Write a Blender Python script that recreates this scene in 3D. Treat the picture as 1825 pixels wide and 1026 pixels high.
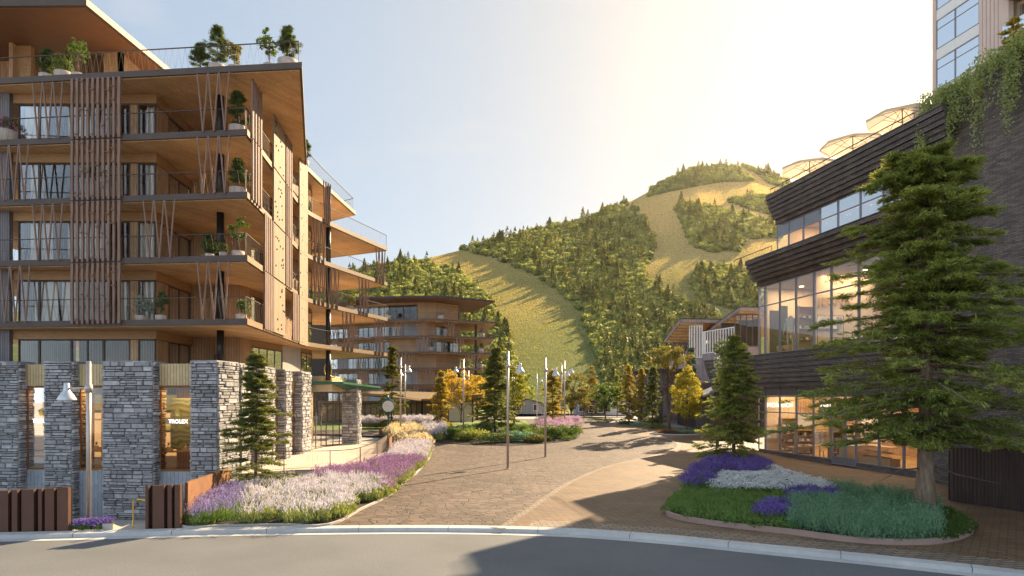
import bpy, bmesh, math, random
import numpy as np
from mathutils import Vector, Matrix
for _o in list(bpy.data.objects): bpy.data.objects.remove(_o)
SC = bpy.context.scene
COL = SC.collection
R = math.radians
# ------------------------------------------------------------------ camera, world, sun, exposure
ZC, F, HOR, CX = 4.4, 1150.0, 706.0, 912.5          # eye height; the photo's focal length, horizon row and centre column
cam = bpy.data.cameras.new("camera"); camo = bpy.data.objects.new("camera", cam); COL.objects.link(camo)
camo.location = (0, 0, ZC); camo.rotation_euler = (R(90), 0, 0)
cam.sensor_width = 36; cam.lens = 36*F/1825; cam.shift_y = (HOR-513)/1825
cam.clip_start = .1; cam.clip_end = 6000
SC.camera = camo
SUN_AZ, SUN_EL = R(35), R(29)
SUNV = Vector((math.sin(SUN_AZ)*math.cos(SUN_EL), math.cos(SUN_AZ)*math.cos(SUN_EL), math.sin(SUN_EL)))
world = bpy.data.worlds.new("World"); SC.world = world; world.use_nodes = True
wn, wl = world.node_tree.nodes, world.node_tree.links
wn.clear()
sky = wn.new('ShaderNodeTexSky'); sky.sky_type = 'NISHITA'; sky.sun_disc = False
sky.sun_elevation = SUN_EL; sky.sun_rotation = SUN_AZ
sky.air_density = .85; sky.dust_density = 4.0; sky.ozone_density = .8; sky.altitude = 1500
bg = wn.new('ShaderNodeBackground'); bg.inputs['Strength'].default_value = .133
wo = wn.new('ShaderNodeOutputWorld')
# thin clouds mixed into the sky by direction
tc = wn.new('ShaderNodeTexCoord'); mp = wn.new('ShaderNodeMapping'); mp.inputs['Scale'].default_value = (2.2, 2.2, 7.5)
mp.inputs['Location'].default_value = (.35, .1, .2)
nz = wn.new('ShaderNodeTexNoise'); nz.inputs['Scale'].default_value = 2.3; nz.inputs['Detail'].default_value = 8; nz.inputs['Roughness'].default_value = .55
cr = wn.new('ShaderNodeValToRGB'); cr.color_ramp.elements[0].position = .56; cr.color_ramp.elements[1].position = .80
cr.color_ramp.elements[1].color = (.35, .35, .35, 1)
mx = wn.new('ShaderNodeMixRGB'); mx.inputs['Color2'].default_value = (1.85, 1.78, 1.7, 1)
wl.new(tc.outputs['Generated'], mp.inputs['Vector']); wl.new(mp.outputs['Vector'], nz.inputs['Vector'])
wl.new(nz.outputs['Fac'], cr.inputs['Fac']); wl.new(cr.outputs['Color'], mx.inputs['Fac'])
gm = wn.new('ShaderNodeGamma'); gm.inputs['Gamma'].default_value = .3     # narrows the range between the glare and the far sky
wl.new(sky.outputs['Color'], gm.inputs['Color']); ti = wn.new('ShaderNodeMixRGB'); ti.blend_type = 'MULTIPLY'; ti.inputs['Fac'].default_value = 1; 
dt = wn.new('ShaderNodeVectorMath'); dt.operation = 'DOT_PRODUCT'; dt.inputs[1].default_value = SUNV            # warmer towards the sun, cooler away from it
pw = wn.new('ShaderNodeMath'); pw.operation = 'POWER'; pw.use_clamp = True; pw.inputs[1].default_value = 5
mxm = wn.new('ShaderNodeMath'); mxm.operation = 'MAXIMUM'; mxm.inputs[1].default_value = 0
tw = wn.new('ShaderNodeMixRGB'); tw.inputs['Color1'].default_value = (.88, 1.0, 1.10, 1); tw.inputs['Color2'].default_value = (1.12, 1.0, .82, 1)
wl.new(tc.outputs['Generated'], dt.inputs[0]); wl.new(dt.outputs['Value'], mxm.inputs[0]); wl.new(mxm.outputs[0], pw.inputs[0]); wl.new(pw.outputs[0], tw.inputs['Fac']); wl.new(tw.outputs['Color'], ti.inputs['Color2'])
# added fill light: the sky behind the viewer is brightened to lift shaded facades
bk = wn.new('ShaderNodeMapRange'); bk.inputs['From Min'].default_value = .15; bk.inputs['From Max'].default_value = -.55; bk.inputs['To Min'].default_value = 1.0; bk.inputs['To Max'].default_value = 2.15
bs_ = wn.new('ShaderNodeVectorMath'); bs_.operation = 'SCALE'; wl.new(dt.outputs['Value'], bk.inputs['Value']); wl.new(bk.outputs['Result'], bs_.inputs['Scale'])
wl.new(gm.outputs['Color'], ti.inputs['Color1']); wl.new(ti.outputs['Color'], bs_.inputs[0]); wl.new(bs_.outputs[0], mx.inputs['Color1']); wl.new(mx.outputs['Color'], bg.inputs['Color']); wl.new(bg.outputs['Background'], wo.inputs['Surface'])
sl = bpy.data.lights.new("sun", 'SUN'); sl.energy = 4.0; sl.angle = R(.55); sl.color = (1.0, .80, .52)
so = bpy.data.objects.new("sun", sl); COL.objects.link(so); so.rotation_euler = SUNV.to_track_quat('Z', 'Y').to_euler(); so.location = (60, 80, 60)
SC.view_settings.view_transform = 'Standard'; SC.view_settings.look = 'None'; SC.view_settings.gamma = 1
SC.view_settings.use_curve_mapping = False; SC.view_settings.exposure = 1.9
try:
    SC.cycles.max_bounces = 8; SC.cycles.transparent_max_bounces = 24; SC.cycles.use_denoising = True
    SC.cycles.sample_clamp_indirect = 6
except Exception: pass
# ------------------------------------------------------------------ helpers
def smooth(a, b, x):
    t = min(1, max(0, (x-a)/(b-a))); return t*t*(3-2*t)
def gz(y): return .95*smooth(42, 70, y)               # the plaza climbs gently away from the road
def W(px, py, Y): return Vector(((px-CX)/F*Y, Y, ZC+(HOR-py)/F*Y))
def G(px, py, z=None):
    """point of the ground seen at a photo pixel"""
    if z is not None: Y = F*(ZC-z)/(py-HOR)
    else:
        lo, hi = 5, 400
        for _ in range(50):
            Y = (lo+hi)/2
            if HOR+(ZC-gz(Y))*F/Y > py: lo = Y
            else: hi = Y
        z = gz(Y)
    return Vector(((px-CX)/F*Y, Y, z))
def topix(x, y, z): return CX+F*x/y, HOR-(z-ZC)*F/y
ROOT = {}
def prop(o, label=None, cat=None, group=None, kind=None):
    for k, v in (('label', label), ('category', cat), ('group', group), ('kind', kind)):
        if v: o[k] = v
    return o
def thing(name, label, cat, loc=(0, 0, 0), group=None, rz=0):
    o = bpy.data.objects.new(name, None); COL.objects.link(o); o.location = loc; o.rotation_euler = (0, 0, rz)
    o.empty_display_size = .2
    prop(o, label, cat, group); ROOT[o.name] = Vector(loc); return o
def link(name, me, m, parent=None):
    o = bpy.data.objects.new(name, me); COL.objects.link(o)
    for k in (m if isinstance(m, (list, tuple)) else [m]): me.materials.append(k)
    if parent is not None:
        o.parent = parent; ROOT[o.name] = ROOT.get(parent.name, Vector((0, 0, 0)))
    return o
class MB:
    """collects shapes for ONE mesh object; world=True takes the root's position off again"""
    def __init__(s): s.v = []; s.f = []; s.t = []; s.m = []
    def add(s, vs, fs, t=.5, m=0):
        n = len(s.v); s.v += [tuple(v) for v in vs]
        for f in fs: s.f.append(tuple(i+n for i in f)); s.t.append(t); s.m.append(m)
    def para(s, o, a, b, c, t=.5, m=0):
        o, a, b, c = Vector(o), Vector(a), Vector(b), Vector(c)
        vs = [o, o+a, o+a+b, o+b, o+c, o+a+c, o+a+b+c, o+b+c]
        s.add(vs, [(0, 3, 2, 1), (4, 5, 6, 7), (0, 1, 5, 4), (1, 2, 6, 5), (2, 3, 7, 6), (3, 0, 4, 7)], t, m)
    def box(s, x0, x1, y0, y1, z0, z1, t=.5, m=0): s.para((x0, y0, z0), (x1-x0, 0, 0), (0, y1-y0, 0), (0, 0, z1-z0), t, m)
    def cbox(s, c, sx, sy, sz, rz=0, t=.5, m=0):
        a = Vector((math.cos(rz), math.sin(rz), 0)); b = Vector((-math.sin(rz), math.cos(rz), 0)); c = Vector(c)
        s.para(c-a*sx/2-b*sy/2-Vector((0, 0, sz/2)), a*sx, b*sy, (0, 0, sz), t, m)
    def beam(s, p, q, w, h, t=.5, m=0):
        """a bar of w x h between two points"""
        p, q = Vector(p), Vector(q); d = q-p; dn = d.normalized()
        up = Vector((0, 0, 1)) if abs(dn.z) < .95 else Vector((0, 1, 0))
        a = dn.cross(up).normalized(); b = a.cross(dn).normalized()
        s.para(p-a*w/2-b*h/2, a*w, b*h, d, t, m)
    def prism(s, poly, z0, z1, t=.5, m=0):
        n = len(poly); ar = sum(poly[i][0]*poly[(i+1) % n][1]-poly[(i+1) % n][0]*poly[i][1] for i in range(n))
        if ar < 0: poly = poly[::-1]
        vs = [(p[0], p[1], z0) for p in poly]+[(p[0], p[1], z1) for p in poly]
        fs = [tuple(range(n-1, -1, -1)), tuple(range(n, 2*n))]+[(i, (i+1) % n, (i+1) % n+n, i+n) for i in range(n)]
        s.add(vs, fs, t, m)
    def tube(s, pts, rs, n=8, t=.5, m=0, cap=True):
        pts = [Vector(p) for p in pts]; rs = rs if isinstance(rs, (list, tuple)) else [rs]*len(pts)
        rings = []; a = None
        for i, p in enumerate(pts):
            d = (pts[min(i+1, len(pts)-1)]-pts[max(i-1, 0)]).normalized()
            if a is None: a = d.orthogonal().normalized()
            else:
                a = (a-d*a.dot(d)); a = a.normalized() if a.length > 1e-6 else d.orthogonal().normalized()
            b = d.cross(a); rings.append([p+(a*math.cos(2*math.pi*k/n)+b*math.sin(2*math.pi*k/n))*rs[i] for k in range(n)])
        vs = [v for r in rings for v in r]; fs = []
        for i in range(len(pts)-1):
            for k in range(n): fs.append((i*n+k, i*n+(k+1) % n, (i+1)*n+(k+1) % n, (i+1)*n+k))
        if cap: fs += [tuple(range(n-1, -1, -1)), tuple((len(pts)-1)*n+k for k in range(n))]
        s.add(vs, fs, t, m)
    def lathe(s, prof, c=(0, 0, 0), n=16, t=.5, m=0):
        c = Vector(c); vs = []; fs = []
        for r, z in prof:
            for k in range(n): vs.append(c+Vector((r*math.cos(2*math.pi*k/n), r*math.sin(2*math.pi*k/n), z)))
        for i in range(len(prof)-1):
            for k in range(n): fs.append((i*n+k, i*n+(k+1) % n, (i+1)*n+(k+1) % n, (i+1)*n+k))
        fs += [tuple(range(n-1, -1, -1)), tuple((len(prof)-1)*n+k for k in range(n))]
        s.add(vs, fs, t, m)
    def mesh(s, name, off=None, smooth=False):
        me = bpy.data.meshes.new(name)
        vs = s.v if off is None else [(v[0]-off[0], v[1]-off[1], v[2]-off[2]) for v in s.v]
        me.from_pydata(vs, [], s.f); me.update()
        a = me.attributes.new('tint', 'FLOAT', 'FACE'); a.data.foreach_set('value', s.t)
        me.polygons.foreach_set('material_index', s.m)
        if smooth: me.polygons.foreach_set('use_smooth', [True]*len(s.f))
        return me
    def build(s, name, m, parent=None, smooth=False, world=True):
        off = ROOT.get(parent.name) if (parent is not None and world) else None
        return link(name, s.mesh(name, off, smooth), m, parent)
def leaves(name, C, A, B, tint, m, parent=None, mi=None, off=None):
    """many small quads (leaf, needle, petal) as one mesh: centre C, half length A, half width B"""
    C, A, B = (np.asarray(q, dtype=np.float64).reshape(-1, 3) for q in (C, A, B))
    if off is not None: C = C-np.array(off)
    n = len(C); vs = np.stack([C-A, C+B-A*.1, C+A, C-B-A*.1], 1).reshape(-1, 3)
    me = bpy.data.meshes.new(name)
    me.vertices.add(4*n); me.vertices.foreach_set('co', vs.ravel())
    me.loops.add(4*n); me.loops.foreach_set('vertex_index', np.arange(4*n, dtype=np.int32))
    me.polygons.add(n); me.polygons.foreach_set('loop_start', np.arange(0, 4*n, 4, dtype=np.int32))
    if mi is not None: me.polygons.foreach_set('material_index', np.asarray(mi, dtype=np.int32))
    me.update(calc_edges=True)
    a = me.attributes.new('tint', 'FLOAT', 'FACE'); a.data.foreach_set('value', np.asarray(tint, dtype=np.float32))
    return link(name, me, m, parent)
def copy_tree(o, parent=None):
    c = o.copy(); COL.objects.link(c)
    if parent is not None: c.parent = parent
    for ch in list(o.children): copy_tree(ch, c)
    return c
def unit(v): return v/np.maximum(np.linalg.norm(v, axis=-1, keepdims=True), 1e-9)
def text_mesh(s, size, p, u, depth=.02, align='CENTER'):
    """raised lettering, standing upright at p, reading along u"""
    cu = bpy.data.curves.new('t', 'FONT'); cu.body = s; cu.size = size; cu.extrude = depth/2; cu.align_x = align
    o = bpy.data.objects.new('t', cu); COL.objects.link(o)
    bpy.context.view_layer.update()
    me = bpy.data.meshes.new_from_object(o.evaluated_get(bpy.context.evaluated_depsgraph_get()))
    bpy.data.objects.remove(o); bpy.data.curves.remove(cu)
    u = Vector(u).normalized(); up = Vector((0, 0, 1)); n = u.cross(up)
    M = Matrix.Translation(Vector(p)) @ Matrix((u, up, n)).transposed().to_4x4()
    me.transform(M); return me
def sign(name, s, size, p, u, m, parent, depth=.02):
    me = text_mesh(s, size, p, u, depth); me.transform(Matrix.Translation(-ROOT[parent.name]))
    me.materials.clear(); return link(name, me, m, parent)
# ------------------------------------------------------------------ materials
def newmat(name):
    m = bpy.data.materials.new(name); m.use_nodes = True; nt = m.node_tree
    return m, nt.nodes, nt.links, nt.nodes['Principled BSDF']
def N(nodes, kind, **kw):
    n = nodes.new(kind)
    for k, v in kw.items():
        if k in n.inputs: n.inputs[k].default_value = v
        else: setattr(n, k, v)
    return n
def rgba(c, k=1.0): return (c[0]*k, c[1]*k, c[2]*k, 1)
def mixc(nodes, links, a, b, fac, mode='MIX'):
    x = nodes.new('ShaderNodeMixRGB'); x.blend_type = mode
    for s, v in ((x.inputs['Color1'], a), (x.inputs['Color2'], b), (x.inputs['Fac'], fac)):
        if hasattr(v, 'links'): links.new(v, s)
        else: s.default_value = v
    return x.outputs['Color']
def mat(name, col, col2=None, rough=.7, scale=4, stretch=(1, 1, 1), bump=0, bscale=None, metal=0, tint=0, dirt=0, spec=.4):
    m, nd, lk, bs = newmat(name); col2 = col2 or tuple(c*.75 for c in col)
    co = nd.new('ShaderNodeTexCoord'); mpn = N(nd, 'ShaderNodeMapping', Scale=stretch); lk.new(co.outputs['Object'], mpn.inputs['Vector'])
    n1 = N(nd, 'ShaderNodeTexNoise', Scale=scale, Detail=8, Roughness=.62); lk.new(mpn.outputs['Vector'], n1.inputs['Vector'])
    r = nd.new('ShaderNodeMapRange'); r.inputs['From Min'].default_value = .3; r.inputs['From Max'].default_value = .7; lk.new(n1.outputs['Fac'], r.inputs['Value'])
    c = mixc(nd, lk, rgba(col), rgba(col2), r.outputs['Result'])
    if dirt:
        n3 = N(nd, 'ShaderNodeTexNoise', Scale=.35, Detail=5); lk.new(co.outputs['Object'], n3.inputs['Vector'])
        r3 = nd.new('ShaderNodeMapRange'); r3.inputs['From Min'].default_value = .42; r3.inputs['From Max'].default_value = .68; r3.inputs['To Max'].default_value = dirt; lk.new(n3.outputs['Fac'], r3.inputs['Value'])
        c = mixc(nd, lk, c, rgba(col, .55), r3.outputs['Result'])
    if tint:
        at = N(nd, 'ShaderNodeAttribute', attribute_name='tint')
        rr = nd.new('ShaderNodeMapRange'); rr.inputs['To Min'].default_value = 1-tint; rr.inputs['To Max'].default_value = 1+tint; lk.new(at.outputs['Fac'], rr.inputs['Value'])
        vm = nd.new('ShaderNodeVectorMath'); vm.operation = 'SCALE'; lk.new(c, vm.inputs[0]); lk.new(rr.outputs['Result'], vm.inputs['Scale']); c = vm.outputs[0]
    lk.new(c, bs.inputs['Base Color']); bs.inputs['Roughness'].default_value = rough; bs.inputs['Metallic'].default_value = metal
    bs.inputs['Specular IOR Level'].default_value = spec
    if bump:
        n2 = N(nd, 'ShaderNodeTexNoise', Scale=bscale or scale*4, Detail=8, Roughness=.65); lk.new(mpn.outputs['Vector'], n2.inputs['Vector'])
        bp = N(nd, 'ShaderNodeBump', Strength=min(1, bump), Distance=.02); lk.new(n2.outputs['Fac'], bp.inputs['Height']); lk.new(bp.outputs['Normal'], bs.inputs['Normal'])
    return m
def boards(name, c1, c2, mode='vert', bw=3.0, bh=.14, gap=.008, rot=0, mortar=(.02, .015, .01), rough=.65, grain=1.0, bump=.35, offset=.5):
    """boards, shakes, bricks or paving: rows of height bh; mode picks the plane they lie in"""
    m, nd, lk, bs = newmat(name)
    co = nd.new('ShaderNodeTexCoord'); sp = nd.new('ShaderNodeSeparateXYZ'); lk.new(co.outputs['Object'], sp.inputs[0])
    cb = nd.new('ShaderNodeCombineXYZ')
    if mode == 'flat':
        mp_ = N(nd, 'ShaderNodeMapping'); mp_.inputs['Rotation'].default_value = (0, 0, rot); lk.new(co.outputs['Object'], mp_.inputs['Vector']); vec = mp_.outputs['Vector']
    else:
        su = nd.new('ShaderNodeMath'); su.operation = 'SUBTRACT'; lk.new(sp.outputs['X'], su.inputs[0]); lk.new(sp.outputs['Y'], su.inputs[1])
        a, b = ('X', 'Y') if mode == 'horiz' else ('Y', 'X')
        lk.new(su.outputs[0], cb.inputs[a]); lk.new(sp.outputs['Z'], cb.inputs[b]); vec = cb.outputs[0]
    br = N(nd, 'ShaderNodeTexBrick', offset=offset); lk.new(vec, br.inputs['Vector'])
    for k, v in (('Scale', 1), ('Brick Width', bw), ('Row Height', bh), ('Mortar Size', gap), ('Mortar Smooth', .1), ('Bias', 0), ('Color1', rgba(c1)), ('Color2', rgba(c2)), ('Mortar', rgba(mortar))): br.inputs[k].default_value = v
    g = N(nd, 'ShaderNodeMapping', Scale=(1.2, 14, 1.2) if mode != 'horiz' else (1.2, 9, 1)); lk.new(vec, g.inputs['Vector'])
    n1 = N(nd, 'ShaderNodeTexNoise', Scale=3, Detail=8, Roughness=.6, Distortion=.4); lk.new(g.outputs['Vector'], n1.inputs['Vector'])
    rr = nd.new('ShaderNodeMapRange'); rr.inputs['From Min'].default_value = .25; rr.inputs['From Max'].default_value = .75; rr.inputs['To Min'].default_value = 1-.38*grain; rr.inputs['To Max'].default_value = 1+.3*grain; lk.new(n1.outputs['Fac'], rr.inputs['Value'])
    vm = nd.new('ShaderNodeVectorMath'); vm.operation = 'SCALE'; lk.new(br.outputs['Color'], vm.inputs[0]); lk.new(rr.outputs['Result'], vm.inputs['Scale'])
    n4 = N(nd, 'ShaderNodeTexNoise', Scale=.6, Detail=4); lk.new(vec, n4.inputs['Vector'])
    r4 = nd.new('ShaderNodeMapRange'); r4.inputs['From Min'].default_value = .3; r4.inputs['From Max'].default_value = .7; r4.inputs['To Min'].default_value = .82; r4.inputs['To Max'].default_value = 1.14; lk.new(n4.outputs['Fac'], r4.inputs['Value'])
    v2 = nd.new('ShaderNodeVectorMath'); v2.operation = 'SCALE'; lk.new(vm.outputs[0], v2.inputs[0]); lk.new(r4.outputs['Result'], v2.inputs['Scale'])
    lk.new(v2.outputs[0], bs.inputs['Base Color']); bs.inputs['Roughness'].default_value = rough; bs.inputs['Specular IOR Level'].default_value = .35
    ad = nd.new('ShaderNodeMath'); ad.operation = 'MULTIPLY_ADD'; lk.new(br.outputs['Fac'], ad.inputs[0]); ad.inputs[1].default_value = -1.0; lk.new(n1.outputs['Fac'], ad.inputs[2])
    bp = N(nd, 'ShaderNodeBump', Strength=bump, Distance=.02); lk.new(ad.outputs[0], bp.inputs['Height']); lk.new(bp.outputs['Normal'], bs.inputs['Normal'])
    return m
def leafmat(name, c1, c2, trans=.35, rough=.6, tcol=None):
    m, nd, lk, bs = newmat(name); nd.remove(bs); out = nd['Material Output']
    at = N(nd, 'ShaderNodeAttribute', attribute_name='tint')
    c = mixc(nd, lk, rgba(c1), rgba(c2), at.outputs['Fac'])
    d = N(nd, 'ShaderNodeBsdfPrincipled', Roughness=rough); d.inputs['Specular IOR Level'].default_value = .25; lk.new(c, d.inputs['Base Color'])
    t = nd.new('ShaderNodeBsdfTranslucent')
    tc_ = mixc(nd, lk, c, rgba(tcol or (1.5, 1.35, .5)), 1.0, 'MULTIPLY'); lk.new(tc_, t.inputs['Color'])
    x = N(nd, 'ShaderNodeMixShader', Fac=trans); lk.new(d.outputs[0], x.inputs[1]); lk.new(t.outputs[0], x.inputs[2]); lk.new(x.outputs[0], out.inputs['Surface'])
    return m
def glass(name, tint=(.9, .92, .93), refl=1.0, rough=.0):
    m, nd, lk, bs = newmat(name); nd.remove(bs); out = nd['Material Output']
    t = N(nd, 'ShaderNodeBsdfTransparent', Color=rgba(tint)); g = N(nd, 'ShaderNodeBsdfGlossy', Roughness=rough, Color=(1, 1, 1, 1))
    fr = N(nd, 'ShaderNodeFresnel', IOR=1.5); mu = nd.new('ShaderNodeMath'); mu.operation = 'MULTIPLY'; mu.use_clamp = True; mu.inputs[1].default_value = refl; lk.new(fr.outputs[0], mu.inputs[0])
    x = nd.new('ShaderNodeMixShader'); lk.new(mu.outputs[0], x.inputs['Fac']); lk.new(t.outputs[0], x.inputs[1]); lk.new(g.outputs[0], x.inputs[2]); lk.new(x.outputs[0], out.inputs['Surface'])
    return m
def emit(name, col, s):
    m, nd, lk, bs = newmat(name); bs.inputs['Base Color'].default_value = rgba(col); bs.inputs['Emission Color'].default_value = rgba(col); bs.inputs['Emission Strength'].default_value = s; return m
def cloth(name, col, trans=.4):
    m, nd, lk, bs = newmat(name); bs.inputs['Base Color'].default_value = rgba(col); bs.inputs['Roughness'].default_value = .9
    t = N(nd, 'ShaderNodeBsdfTranslucent', Color=rgba(col)); x = N(nd, 'ShaderNodeMixShader', Fac=trans)
    lk.new(bs.outputs[0], x.inputs[1]); lk.new(t.outputs[0], x.inputs[2]); lk.new(x.outputs[0], nd['Material Output'].inputs['Surface']); return m
def flagstone(name):
    """irregular flagstones with dark joints"""
    m, nd, lk, bs = newmat(name); co = nd.new('ShaderNodeTexCoord')
    nw = N(nd, 'ShaderNodeTexNoise', Scale=1.1, Detail=3); lk.new(co.outputs['Object'], nw.inputs['Vector'])
    wv = mixc(nd, lk, co.outputs['Object'], nw.outputs['Color'], .22)
    v1 = N(nd, 'ShaderNodeTexVoronoi', feature='DISTANCE_TO_EDGE', Scale=2.8, Randomness=1.0); lk.new(wv, v1.inputs['Vector'])
    v2 = N(nd, 'ShaderNodeTexVoronoi', feature='F1', Scale=2.8, Randomness=1.0); lk.new(wv, v2.inputs['Vector'])
    sp = nd.new('ShaderNodeSeparateColor'); lk.new(v2.outputs['Color'], sp.inputs[0])
    rp = nd.new('ShaderNodeValToRGB'); lk.new(sp.outputs[0], rp.inputs['Fac'])
    e = rp.color_ramp.elements; e[0].color = rgba((.105, .07, .05)); e[1].color = rgba((.17, .115, .083)); k = e.new(.5); k.color = rgba((.135, .095, .072))
    n2 = N(nd, 'ShaderNodeTexNoise', Scale=9, Detail=8, Roughness=.7); lk.new(co.outputs['Object'], n2.inputs['Vector'])
    r2 = nd.new('ShaderNodeMapRange'); r2.inputs['To Min'].default_value = .65; r2.inputs['To Max'].default_value = 1.3; lk.new(n2.outputs['Fac'], r2.inputs['Value'])
    n5 = N(nd, 'ShaderNodeTexNoise', Scale=.25, Detail=4); lk.new(co.outputs['Object'], n5.inputs['Vector'])
    r5 = nd.new('ShaderNodeMapRange'); r5.inputs['From Min'].default_value = .3; r5.inputs['From Max'].default_value = .7; r5.inputs['To Min'].default_value = .8; r5.inputs['To Max'].default_value = 1.15; lk.new(n5.outputs['Fac'], r5.inputs['Value'])
    mm = nd.new('ShaderNodeMath'); mm.operation = 'MULTIPLY'; lk.new(r2.outputs[0], mm.inputs[0]); lk.new(r5.outputs[0], mm.inputs[1])
    vm = nd.new('ShaderNodeVectorMath'); vm.operation = 'SCALE'; lk.new(rp.outputs['Color'], vm.inputs[0]); lk.new(mm.outputs[0], vm.inputs['Scale'])
    jr = nd.new('ShaderNodeMapRange'); jr.inputs['From Min'].default_value = .016; jr.inputs['From Max'].default_value = .05; lk.new(v1.outputs['Distance'], jr.inputs['Value'])
    c = mixc(nd, lk, rgba((.03, .018, .012)), vm.outputs[0], jr.outputs[0])
    lk.new(c, bs.inputs['Base Color']); bs.inputs['Roughness'].default_value = .75; bs.inputs['Specular IOR Level'].default_value = .3
    hm = nd.new('ShaderNodeMath'); hm.operation = 'MULTIPLY_ADD'; lk.new(n2.outputs['Fac'], hm.inputs[0]); hm.inputs[1].default_value = .4; lk.new(jr.outputs[0], hm.inputs[2])
    bp = N(nd, 'ShaderNodeBump', Strength=.6, Distance=.025); lk.new(hm.outputs[0], bp.inputs['Height']); lk.new(bp.outputs['Normal'], bs.inputs['Normal'])
    return m
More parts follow.
